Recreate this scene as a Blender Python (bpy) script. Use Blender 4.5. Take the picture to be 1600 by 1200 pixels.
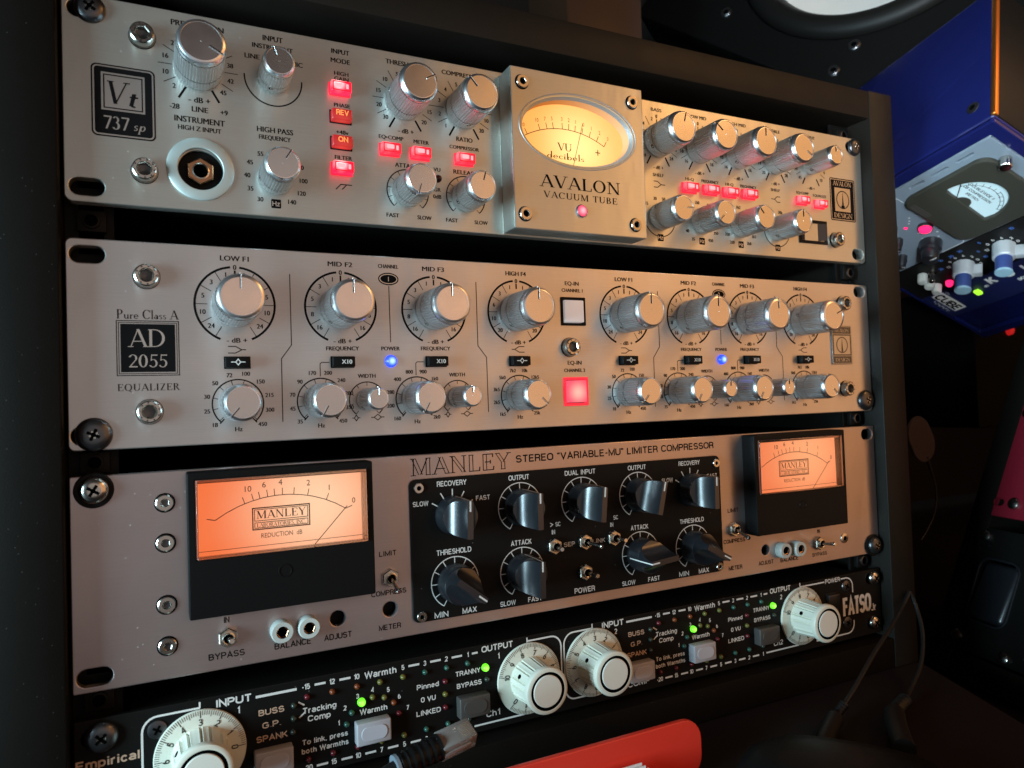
import bpy, bmesh, math, random
from mathutils import Matrix, Vector
random.seed(7)
for o in list(bpy.data.objects): bpy.data.objects.remove(o)
SC = bpy.context.scene
COL = SC.collection
MMU = 0.001                      # all measures below are millimetres

# ------------------------------------------------------------------ camera, world, lamps, exposure
cam_d = bpy.data.cameras.new('camera'); cam = bpy.data.objects.new('camera', cam_d); COL.objects.link(cam)
cam_d.sensor_width = 36.0; cam_d.lens = 36.0*1128.09/1600.0
cam_d.clip_start = 0.01; cam_d.clip_end = 50.0
RIGHT = Vector((0.89839723, -0.43784915, -0.03421309)); DOWN = Vector((-0.01876269, 0.03956597, -0.99904079)); FWD = Vector((0.43878284, 0.89817741, 0.02733073))
m = Matrix((RIGHT, -DOWN, -FWD)).transposed().to_4x4()
m.translation = Vector((33.892, -344.501, -74.740))*MMU
cam.matrix_world = m
cam_d.dof.use_dof = True; cam_d.dof.focus_distance = 0.385; cam_d.dof.aperture_fstop = 15.0
SC.camera = cam

world = bpy.data.worlds.new('World'); SC.world = world; world.use_nodes = True
bg = world.node_tree.nodes['Background']; bg.inputs[0].default_value = (0.9, 0.72, 0.68, 1); bg.inputs[1].default_value = 0.035

def area(name, loc, target, sx, sy, power, color, spread=180):
    d = bpy.data.lights.new(name, 'AREA'); d.shape = 'RECTANGLE'; d.size = sx*MMU; d.size_y = sy*MMU
    d.energy = power; d.color = color; d.spread = math.radians(spread)
    o = bpy.data.objects.new(name, d); COL.objects.link(o)
    p = Vector(loc)*MMU; t = Vector(target)*MMU
    o.location = p; o.rotation_euler = (t-p).to_track_quat('-Z', 'Y').to_euler()
    return o
LW = area('warm_room_lamp', (930, -690, 390), (330, 0, -40), 960, 460, 1.3, (1.0, 0.47, 0.16))
LK = area('warm_key_lamp', (880, -540, 540), (360, 0, 0), 200, 200, 0.9, (1.0, 0.48, 0.16))
LD = area('warm_low_glow', (900, -710, -90), (300, 0, -60), 920, 480, 1.25, (1.0, 0.48, 0.20))
LW2 = area('warm_strip_glow', (300, -905, 110), (150, 0, -20), 480, 60, 0.10, (1.0, 0.42, 0.14))
LC = area('cool_screen_lamp', (-590, -265, -110), (120, 0, -60), 240, 380, 13.0, (0.57, 0.86, 1.0))
LT = area('module_fill_lamp', (-160, -700, -150), (600, 0, 95), 120, 120, 0.13, (0.80, 0.92, 1.0), 16)  # added narrow fill that makes the module lettering readable
LB = area('dim_room_glow', (150, -900, -20), (200, 0, -40), 860, 860, 0.80, (0.99, 0.88, 0.84))
LS = area('speaker_fill_lamp', (-120, -760, 60), (660, 60, 290), 200, 200, 0.42, (0.80, 0.94, 1.0), 34)  # added narrow fill that brightens the speaker cone and the case
SC.view_settings.view_transform = 'Standard'; SC.view_settings.look = 'None'
SC.view_settings.exposure = 0.0; SC.view_settings.gamma = 1.0; SC.view_settings.use_curve_mapping = False
SC.render.engine = 'CYCLES'
SC.cycles.use_denoising = True; SC.cycles.max_bounces = 8; SC.cycles.sample_clamp_indirect = 4.0
SC.cycles.caustics_reflective = False; SC.cycles.caustics_refractive = False

# ------------------------------------------------------------------ materials
MATS = {}
def newmat(name):
    mt = bpy.data.materials.new(name); mt.use_nodes = True
    MATS[name] = mt
    nt = mt.node_tree
    return mt, nt, nt.nodes['Principled BSDF']
def mat(name, col, rough=0.5, metal=0.0, spec=0.5, emit=None, es=0.0, trans=0.0, ior=1.45, coat=0.0, vary=0.0, vscale=300.0, bump=0.0, bscale=900.0):
    mt, nt, b = newmat(name); i = b.inputs
    i['Base Color'].default_value = (*col, 1); i['Roughness'].default_value = rough; i['Metallic'].default_value = metal
    i['Specular IOR Level'].default_value = spec; i['IOR'].default_value = ior
    i['Transmission Weight'].default_value = trans; i['Coat Weight'].default_value = coat
    if emit: i['Emission Color'].default_value = (*emit, 1); i['Emission Strength'].default_value = es
    if vary or bump:
        tc = nt.nodes.new('ShaderNodeTexCoord')
        n = nt.nodes.new('ShaderNodeTexNoise'); n.inputs['Scale'].default_value = vscale; n.inputs['Detail'].default_value = 5
        nt.links.new(tc.outputs['Object'], n.inputs['Vector'])
        if vary:
            mr = nt.nodes.new('ShaderNodeMapRange'); mr.inputs[3].default_value = max(0.02, rough-vary); mr.inputs[4].default_value = min(1, rough+vary)
            nt.links.new(n.outputs['Fac'], mr.inputs[0]); nt.links.new(mr.outputs[0], i['Roughness'])
        if bump:
            n2 = nt.nodes.new('ShaderNodeTexNoise'); n2.inputs['Scale'].default_value = bscale; n2.inputs['Detail'].default_value = 3
            nt.links.new(tc.outputs['Object'], n2.inputs['Vector'])
            bp = nt.nodes.new('ShaderNodeBump'); bp.inputs['Strength'].default_value = bump; bp.inputs['Distance'].default_value = 0.0002
            nt.links.new(n2.outputs['Fac'], bp.inputs['Height']); nt.links.new(bp.outputs[0], i['Normal'])
    return mt
def dusty(mt, amount=0.5, scale=700.0, thr=0.045, dcol=(0.55, 0.52, 0.5)):
    """sparse dust specks lying on a surface: a small rough pale blot in some cells"""
    nt = mt.node_tree; b = nt.nodes['Principled BSDF']
    tc = nt.nodes.new('ShaderNodeTexCoord'); v = nt.nodes.new('ShaderNodeTexVoronoi'); v.inputs['Scale'].default_value = scale
    v.inputs['Randomness'].default_value = 1.0
    nt.links.new(tc.outputs['Object'], v.inputs['Vector'])
    sep = nt.nodes.new('ShaderNodeSeparateColor'); nt.links.new(v.outputs['Color'], sep.inputs[0])
    a = nt.nodes.new('ShaderNodeMath'); a.operation = 'LESS_THAN'; a.inputs[1].default_value = thr; nt.links.new(sep.outputs[0], a.inputs[0])
    d = nt.nodes.new('ShaderNodeMath'); d.operation = 'LESS_THAN'; d.inputs[1].default_value = 0.17; nt.links.new(v.outputs['Distance'], d.inputs[0])
    mu = nt.nodes.new('ShaderNodeMath'); mu.operation = 'MULTIPLY'; nt.links.new(a.outputs[0], mu.inputs[0]); nt.links.new(d.outputs[0], mu.inputs[1])
    m2 = nt.nodes.new('ShaderNodeMath'); m2.operation = 'MULTIPLY'; m2.inputs[1].default_value = amount; nt.links.new(mu.outputs[0], m2.inputs[0])
    df = nt.nodes.new('ShaderNodeBsdfDiffuse'); df.inputs[0].default_value = (*dcol, 1)
    mx = nt.nodes.new('ShaderNodeMixShader'); nt.links.new(m2.outputs[0], mx.inputs[0]); nt.links.new(b.outputs[0], mx.inputs[1]); nt.links.new(df.outputs[0], mx.inputs[2])
    out = [n for n in nt.nodes if n.type == 'OUTPUT_MATERIAL'][0]; nt.links.new(mx.outputs[0], out.inputs[0])
def brushed(name, col, rough, aniso=0.7, rot=0.0, streak=0.08):
    mt, nt, b = newmat(name); i = b.inputs
    i['Metallic'].default_value = 0.87; i['Roughness'].default_value = rough; i['Specular IOR Level'].default_value = 0.3
    i['Anisotropic'].default_value = aniso; i['Anisotropic Rotation'].default_value = rot
    tg = nt.nodes.new('ShaderNodeTangent'); tg.direction_type = 'UV_MAP'; tg.uv_map = 'UVMap'
    nt.links.new(tg.outputs[0], i['Tangent'])
    tc = nt.nodes.new('ShaderNodeTexCoord'); mp = nt.nodes.new('ShaderNodeMapping'); mp.inputs['Scale'].default_value = (60, 300, 4200)
    nt.links.new(tc.outputs['Object'], mp.inputs[0])
    n = nt.nodes.new('ShaderNodeTexNoise'); n.inputs['Scale'].default_value = 1.0; n.inputs['Detail'].default_value = 4; n.inputs['Roughness'].default_value = 0.65
    nt.links.new(mp.outputs[0], n.inputs['Vector'])
    cr = nt.nodes.new('ShaderNodeMix'); cr.data_type = 'RGBA'
    cr.inputs[6].default_value = (*[c*(1-2.2*streak) for c in col], 1); cr.inputs[7].default_value = (*[min(1, c*(1+1.6*streak)) for c in col], 1)
    nt.links.new(n.outputs['Fac'], cr.inputs[0]); nt.links.new(cr.outputs[2], i['Base Color'])
    n3 = nt.nodes.new('ShaderNodeTexNoise'); n3.inputs['Scale'].default_value = 18; n3.inputs['Detail'].default_value = 4
    nt.links.new(tc.outputs['Object'], n3.inputs['Vector'])
    ad = nt.nodes.new('ShaderNodeMath'); ad.operation = 'ADD'; nt.links.new(n.outputs['Fac'], ad.inputs[0]); nt.links.new(n3.outputs['Fac'], ad.inputs[1])
    mr = nt.nodes.new('ShaderNodeMapRange'); mr.inputs[1].default_value = 0.6; mr.inputs[2].default_value = 1.4
    mr.inputs[3].default_value = rough-0.09; mr.inputs[4].default_value = rough+0.09
    mp2 = nt.nodes.new('ShaderNodeMapping'); mp2.inputs['Scale'].default_value = (34, 34, 14); nt.links.new(tc.outputs['Object'], mp2.inputs[0])
    n4 = nt.nodes.new('ShaderNodeTexNoise'); n4.inputs['Scale'].default_value = 1.0; n4.inputs['Detail'].default_value = 3; nt.links.new(mp2.outputs[0], n4.inputs['Vector'])
    bp = nt.nodes.new('ShaderNodeBump'); bp.inputs['Strength'].default_value = 0.5; bp.inputs['Distance'].default_value = 0.0012
    nt.links.new(n4.outputs['Fac'], bp.inputs['Height']); nt.links.new(bp.outputs[0], i['Normal'])
    nt.links.new(ad.outputs[0], mr.inputs[0]); nt.links.new(mr.outputs[0], i['Roughness'])
    return mt
ALU = brushed('brushed_aluminium_green_grey', (0.66, 0.675, 0.62), 0.36, 0.8, 0.25)
ALU_EQ = brushed('brushed_aluminium_pale', (0.71, 0.68, 0.655), 0.36, 0.8, 0.25)
ALU_LIM = brushed('brushed_aluminium_rosy', (0.56, 0.475, 0.46), 0.35, 0.8, 0.25)
for a in (ALU, ALU_EQ, ALU_LIM): dusty(a, 0.3, 520, 0.03, (0.8, 0.77, 0.74))
KNOB = mat('knob_aluminium', (0.76, 0.78, 0.79), 0.38, 1.0, vary=0.08, vscale=260)
CAPM = mat('knob_cap_aluminium', (0.72, 0.70, 0.68), 0.24, 1.0, vary=0.05, vscale=120)
POLI = mat('polished_aluminium', (0.90, 0.92, 0.94), 0.3, 1.0, vary=0.08, vscale=200)
SATIN = mat('satin_aluminium', (0.62, 0.62, 0.61), 0.5, 0.6)
STEEL = mat('stainless_steel', (0.58, 0.55, 0.50), 0.22, 1.0, vary=0.08, vscale=900)
NICKEL = mat('nickel', (0.68, 0.64, 0.56), 0.25, 1.0, vary=0.08, vscale=900)
DARKST = mat('black_oxide_steel', (0.11, 0.11, 0.115), 0.32, 0.9, vary=0.1, vscale=800)
PRINT = mat('black_print', (0.010, 0.009, 0.009), 1.0, spec=0.0)
WPRINT = mat('white_print', (0.72, 0.70, 0.66), 0.6)
BADGEMETAL = mat('badge_metal', (0.62, 0.61, 0.58), 0.38, 1.0)
BLACK = mat('black_plastic', (0.006, 0.006, 0.006), 0.42, spec=0.14, vary=0.08)
BLACKG = mat('black_bakelite', (0.012, 0.013, 0.016), 0.3, spec=0.9, coat=0.35, vary=0.06, vscale=200)
BLACKG.node_tree.nodes['Principled BSDF'].inputs['Coat Roughness'].default_value = 0.22
BLACKP = mat('black_powder_coat', (0.0065, 0.006, 0.0055), 0.5, spec=0.16, bump=0.25, bscale=2500); dusty(BLACKP, 0.12, 500, 0.02)
HOLE = mat('black_void', (0.002, 0.002, 0.002), 0.9, spec=0.0)
WOOD = mat('black_laminate', (0.0065, 0.0052, 0.004), 0.6, spec=0.08, vary=0.1, vscale=60, bump=0.35, bscale=1800); dusty(WOOD, 0.10, 950, 0.03)
DESKM = mat('dark_desk', (0.011, 0.0065, 0.006), 0.6, spec=0.2, vary=0.1, vscale=40, bump=0.2, bscale=700)
WALLM = mat('dark_wall', (0.012, 0.008, 0.0065), 0.8, vary=0.05, vscale=10)
CREAM = mat('cream_plastic', (0.70, 0.69, 0.58), 0.38, vary=0.05, bump=0.05)
CREAMT = mat('cream_cap', (0.74, 0.71, 0.62), 0.5)
WPLAS = mat('white_nylon', (0.52, 0.54, 0.50), 0.35, vary=0.05)
GREYB = mat('grey_button', (0.42, 0.40, 0.42), 0.42, vary=0.05)
DGREYB = mat('dark_grey_button', (0.06, 0.055, 0.05), 0.45, vary=0.05)
COLLAR = mat('pale_anodised_ring', (0.56, 0.63, 0.60), 0.55, 0.7, vary=0.05)
COPPERTONE = mat('copper_toned_metal', (0.50, 0.26, 0.14), 0.28, 1.0, vary=0.1)  # copper reflection on the dark jack nut put into its base colour
BLUEC = mat('gloss_blue_enamel', (0.007, 0.010, 0.068), 0.2, coat=0.3, vary=0.1, vscale=40, bump=0.05, bscale=700)
SLATE = mat('slate_grey_paint', (0.17, 0.21, 0.25), 0.4, vary=0.08, vscale=80)
NAVY = mat('navy_panel', (0.010, 0.014, 0.065), 0.42, vary=0.05)
OLIVE = mat('dark_olive_bakelite', (0.035, 0.034, 0.026), 0.42, vary=0.05)
SILVERP = mat('silver_plastic', (0.55, 0.58, 0.60), 0.35, 0.3)
BLUEK = mat('blue_knob_plastic', (0.04, 0.07, 0.22), 0.3)
SKYCAP = mat('light_blue_cap', (0.30, 0.48, 0.58), 0.4)
BPRINT = mat('blue_print', (0.06, 0.16, 0.5), 0.5)
MAG = mat('magenta_panel', (0.24, 0.010, 0.024), 0.5, vary=0.05)
RED = mat('red_card_holder', (0.78, 0.045, 0.025), 0.45, vary=0.08, vscale=60, bump=0.08)
PAPER = mat('white_card', (0.80, 0.78, 0.77), 0.7)
WOOD_LIT = mat('lit_black_laminate', (0.0105, 0.0085, 0.0065), 0.5, spec=0.22, vary=0.1, vscale=60, bump=0.35, bscale=1800)  # lighter copy of the laminate for boards that catch light
RUBBER = mat('black_rubber', (0.008, 0.0075, 0.007), 0.5, spec=0.3, bump=0.2, bscale=1500)
CONE = mat('white_cone_paper', (0.90, 0.91, 0.88), 0.6, bump=0.1, bscale=400)
GREENSHEEN = mat('green_sheen', (0.10, 0.45, 0.03), 0.4)
CLEAR = mat('clear_plastic', (0.95, 0.95, 0.95), 0.06, trans=1.0, ior=1.25)
SMOKE = mat('smoky_clear_plastic', (0.80, 0.77, 0.72), 0.08, trans=0.75, ior=1.4)
WBTN = mat('white_button', (0.85, 0.83, 0.82), 0.3, emit=(1.0, 0.88, 0.86), es=0.30)  # faint emission added to brighten an unlit button
BROWN = mat('brown_felt', (0.022, 0.012, 0.010), 0.8, bump=0.2)
TANPRINT = mat('brown_print', (0.05, 0.02, 0.012), 0.6)
COPPERPL = mat('gold_contact', (0.75, 0.5, 0.2), 0.3, 1.0)
WARMPAT = mat('lacquered_wood', (0.055, 0.026, 0.014), 0.4, vary=0.1, vscale=15)

def lamp_mat(name, core, edge, s_core, s_edge, cx=0, cy=0, cz=0, rad=4.0, base=(0.3, 0.02, 0.02), rough=0.25):
    """a translucent lit part: brightest over its lamp (at cx,cy,cz mm in the part) and falling off around it"""
    mt, nt, b = newmat(name); i = b.inputs
    i['Base Color'].default_value = (*base, 1); i['Roughness'].default_value = rough
    tc = nt.nodes.new('ShaderNodeTexCoord'); vm = nt.nodes.new('ShaderNodeVectorMath'); vm.operation = 'DISTANCE'
    vm.inputs[1].default_value = (cx*MMU, cy*MMU, cz*MMU); nt.links.new(tc.outputs['Object'], vm.inputs[0])
    mr = nt.nodes.new('ShaderNodeMapRange'); mr.interpolation_type = 'SMOOTHSTEP'; mr.inputs[1].default_value = 0.0; mr.inputs[2].default_value = rad*MMU
    nt.links.new(vm.outputs['Value'], mr.inputs[0])
    mx = nt.nodes.new('ShaderNodeMix'); mx.data_type = 'RGBA'; mx.inputs[6].default_value = (*core, 1); mx.inputs[7].default_value = (*edge, 1)
    nt.links.new(mr.outputs[0], mx.inputs[0]); nt.links.new(mx.outputs[2], i['Emission Color'])
    m2 = nt.nodes.new('ShaderNodeMapRange'); m2.inputs[3].default_value = s_core; m2.inputs[4].default_value = s_edge
    nt.links.new(mr.outputs[0], m2.inputs[0]); nt.links.new(m2.outputs[0], i['Emission Strength'])
    return mt
REDLIT = lamp_mat('red_button_bright', (1, 0.50, 0.50), (1, 0.010, 0.05), 3.6, 1.9, -1.5, -4, 1.2, 4.6)
REDMID = lamp_mat('red_button_lit', (1, 0.30, 0.33), (1, 0.018, 0.05), 1.7, 1.25, -2.5, -3, 1.0, 4.6)
REDHOT = mat('red_button_lens', (0.4, 0.05, 0.05), 0.2, emit=(1, 0.42, 0.45), es=1.25)
REDDARK = mat('red_button_rim', (0.35, 0.01, 0.02), 0.25, emit=(1, 0.012, 0.04), es=0.55)
REDLOW = lamp_mat('red_button_dim', (1, 0.07, 0.05), (0.95, 0.035, 0.035), 0.6, 0.34, 0, -2, -2, 6)
REDSQ = lamp_mat('red_square_lit', (1, 0.46, 0.38), (1, 0.10, 0.17), 1.15, 0.95, 0.5, -1, -0.5, 8.0)
REDFR = mat('red_lit_frame_halo', (0.4, 0.02, 0.02), 0.3, emit=(1, 0.02, 0.05), es=1.1)
BLUELED = lamp_mat('blue_led_lit', (0.35, 0.6, 1), (0.02, 0.06, 1), 3.0, 1.6, 0, -2, 0, 2.6, base=(0.02, 0.04, 0.4))
GREENLED = lamp_mat('green_led_lit', (0.85, 1, 0.25), (0.15, 0.9, 0.02), 3.2, 1.4, 0, -1.5, 0, 1.8, base=(0.05, 0.3, 0.02))
PINKLED = lamp_mat('pink_led_lit', (1, 0.45, 0.5), (1, 0.03, 0.13), 1.5, 0.9, 0, -1, 0, 3.5)
LENSR = mat('red_lamp_lens', (0.5, 0.01, 0.04), 0.2, emit=(1, 0.02, 0.16), es=1.5)
LENSG = mat('green_lamp_lens', (0.2, 0.5, 0.02), 0.3, emit=(0.45, 1, 0.05), es=1.0)
BLURG = mat('far_green_led', (0.1, 0.4, 0.02), 0.3, emit=(0.12, 0.8, 0.03), es=0.9)
BLURR = mat('far_red_led', (0.4, 0.02, 0.02), 0.3, emit=(0.9, 0.02, 0.02), es=0.45)
def unlit(name, c): return mat(name, c, 0.2, spec=0.6)
LED_OFF = dict(red=unlit('red_led_off', (0.11, 0.01, 0.015)), orange=unlit('orange_led_off', (0.18, 0.04, 0.012)), yellow=unlit('yellow_led_off', (0.13, 0.12, 0.025)), green=unlit('green_led_off', (0.025, 0.085, 0.06)), dark=unlit('dark_led_off', (0.03, 0.04, 0.03)))
VUFACE = lamp_mat('vu_dial_backlit', (1.0, 0.66, 0.24), (1.0, 0.42, 0.09), 1.4, 1.05, 3, 0, -6, 36, base=(0.3, 0.2, 0.1), rough=0.6)
GRFACE = lamp_mat('gain_dial_backlit', (1.0, 0.62, 0.38), (0.98, 0.19, 0.055), 1.12, 1.0, 14, 0, 2, 50, base=(0.15, 0.07, 0.05), rough=0.6)
GRFACE2 = lamp_mat('gain_dial_backlit_even', (1.0, 0.40, 0.18), (0.98, 0.22, 0.08), 1.1, 1.0, 12, 0, 8, 50, base=(0.15, 0.07, 0.05), rough=0.6)
VUWALL = mat('dial_well', (0.85, 0.50, 0.26), 0.6, spec=0.1)  # orange light of the dial put into the wall's base colour
PALEDIAL = mat('pale_dial_card', (0.50, 0.62, 0.64), 0.5, emit=(0.55, 0.8, 0.85), es=0.10)

# ------------------------------------------------------------------ mesh helpers
_txt = {}
def text_geo(s, bold):
    k = s
    if k not in _txt:
        c = bpy.data.curves.new('t', 'FONT'); c.body = s; c.resolution_u = 3; c.fill_mode = 'FRONT'
        o = bpy.data.objects.new('t', c); me = o.to_mesh()
        vs = [(v.co.x/0.73, v.co.y/0.73) for v in me.vertices]; fs = [tuple(p.vertices) for p in me.polygons]
        o.to_mesh_clear(); bpy.data.objects.remove(o); bpy.data.curves.remove(c)
        x0 = min(v[0] for v in vs); x1 = max(v[0] for v in vs)
        _txt[k] = ([(a-x0, b) for a, b in vs], fs, x1-x0)
    return _txt[k]

T_, t_ = 0.15, 0.055
def S(x0, y0, x1, y1, w=T_): return ('s', x0, y0, x1, y1, w)
def Bh(x0, x1, y, h=t_): return ('b', x0, x1, y, h)
def Ac(cx, cy, rx, ry, a0=0, a1=360, th=T_): return ('a', cx, cy, rx, ry, a0, a1, th)
def sf(x, y, w=0.13): return ('b', x-w, x+w, 0.02 if y == 0 else 0.98 if y == 1 else y, 0.045)
GL = {
 'A': ([S(.07, 0, .40, 1, t_), S(.40, 1, .74, 0), Bh(.17, .62, .32), sf(.07, 0), sf(.74, 0)], .82),
 'V': ([S(.07, 1, .40, 0), S(.40, 0, .71, 1, t_), sf(.07, 1), sf(.71, 1)], .80),
 'L': ([S(.16, 0, .16, 1), Bh(.03, .62, .025), S(.60, 0, .62, .26, t_), sf(.16, 1)], .68),
 'O': ([Ac(.42, .5, .42, .52)], .90),
 'N': ([S(.12, 0, .12, 1, t_), S(.12, 1, .72, 0), S(.72, 0, .72, 1, t_), sf(.12, 0), sf(.10, 1), sf(.72, 1)], .86),
 'C': ([Ac(.42, .5, .42, .52, 42, 318), S(.72, .70, .74, .98, t_)], .82),
 'U': ([S(.14, .3, .14, 1), Ac(.39, .32, .325, .34, 180, 360, .13), S(.67, .3, .67, 1, t_), sf(.14, 1), sf(.67, 1)], .82),
 'M': ([S(.12, 0, .14, 1, t_), S(.14, 1, .48, .05), S(.48, .05, .83, 1, t_), S(.86, 0, .86, 1), sf(.12, 0), sf(.10, 1), sf(.86, 0), sf(.88, 1)], 1.02),
 'T': ([Bh(.02, .68, .97), S(.35, 0, .35, 1), sf(.35, 0), S(.03, .76, .03, 1, t_), S(.67, .76, .67, 1, t_)], .72),
 'B': ([S(.14, 0, .14, 1), Ac(.32, .755, .25, .245, -90, 90), Ac(.34, .265, .29, .265, -90, 90), Bh(.03, .34, .975), Bh(.14, .34, .52), Bh(.03, .36, .025)], .72),
 'E': ([S(.14, 0, .14, 1), Bh(.03, .58, .975), Bh(.14, .44, .51), Bh(.03, .62, .025), S(.57, .78, .58, 1, t_), S(.60, 0, .62, .24, t_), S(.44, .4, .44, .62, t_)], .68),
 'Q': ([Ac(.42, .5, .42, .52), S(.45, .06, .82, -.2, .13)], .90),
 'I': ([S(.16, 0, .16, 1), sf(.16, 0), sf(.16, 1)], .34),
 'Z': ([Bh(.04, .62, .97), Bh(.04, .64, .03), S(.12, 0, .56, 1)], .70),
 'R': ([S(.14, 0, .14, 1), Ac(.32, .745, .26, .255, -90, 90), Bh(.03, .34, .975), Bh(.14, .34, .515), S(.36, .5, .66, 0), sf(.70, 0, .09), sf(.14, 0)], .78),
 'D': ([S(.14, 0, .14, 1), Ac(.32, .5, .46, .5, -90, 90), Bh(.03, .34, .975), Bh(.03, .34, .025)], .86),
 'P': ([S(.14, 0, .14, 1), Ac(.32, .735, .27, .265, -90, 90), Bh(.03, .34, .975), Bh(.14, .34, .49), sf(.14, 0)], .66),
 'S': ([Ac(.28, .74, .235, .26, 35, 265), Ac(.28, .27, .25, .29, -145, 88)], .60),
 'G': ([Ac(.42, .5, .42, .52, 42, 330), S(.74, .02, .74, .42), sf(.74, .42, .12), S(.72, .72, .74, .98, t_)], .88),
 'Y': ([S(.07, 1, .38, .44), S(.38, .44, .70, 1, t_), S(.38, 0, .38, .47), sf(.07, 1), sf(.70, 1), sf(.38, 0)], .76),
 '0': ([Ac(.27, .5, .27, .5)], .60),
 '2': ([Ac(.27, .73, .25, .27, -25, 165, .13), S(.08, .04, .46, .62, .09), Bh(.04, .54, .05, .1)], .60),
 '5': ([Bh(.15, .52, .95, .09), S(.14, .5, .17, 1, t_), Ac(.25, .31, .27, .32, -150, 125, .13)], .58),
 '7': ([Bh(.04, .54, .945, .1), S(.20, 0, .50, .92, .12)], .56),
 '3': ([Ac(.25, .75, .22, .25, -90, 150, .12), Ac(.25, .28, .27, .29, -150, 90, .14)], .58),
 'u': ([S(.12, .14, .12, .46, .11), Ac(.26, .16, .19, .17, 180, 360, .11), S(.42, 0, .42, .46, .11), sf(.10, .45, .08), sf(.46, 0, .06)], .56),
 'r': ([S(.12, 0, .12, .46, .11), Ac(.28, .28, .16, .18, 40, 170, .08), sf(.12, 0, .11)], .40),
 'e': ([Ac(.24, .235, .225, .245, 0, 320, .10), Bh(.05, .44, .25)], .52),
 'l': ([S(.12, 0, .12, 1, .11), sf(.12, 0, .11)], .28),
 'a': ([Ac(.18, .14, .16, .15, 0, 360, .09), S(.36, 0, .36, .34, .11), Ac(.23, .32, .17, .15, 0, 150, .09)], .50),
 's': ([Ac(.17, .345, .14, .12, 35, 265, .08), Ac(.17, .13, .15, .135, -145, 88, .08)], .38),
 'p': ([S(.12, -.26, .12, .46, .11), Ac(.29, .235, .20, .24, 0, 360, .11), sf(.12, -.26, .11)], .56),
 't': ([S(.14, .05, .14, .62, .11), Bh(.02, .30, .45), Ac(.24, .11, .14, .12, 180, 300, .08)], .36),
 'd': ([Ac(.23, .235, .21, .24, 0, 360, .11), S(.42, 0, .42, 1, .11)], .56),
 'b': ([Ac(.29, .235, .21, .24, 0, 360, .11), S(.10, 0, .10, 1, .11)], .56),
 'c': ([Ac(.24, .235, .22, .245, 42, 318, .10)], .46),
 'i': ([S(.12, 0, .12, .46, .11), sf(.12, 0, .10), Bh(.06, .18, .66, .12)], .28),
 ',': ([S(.10, -.14, .16, .1, .09)], .26), '.': ([Bh(.07, .19, .06, .12)], .28), ' ': ([], .34),
}

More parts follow.
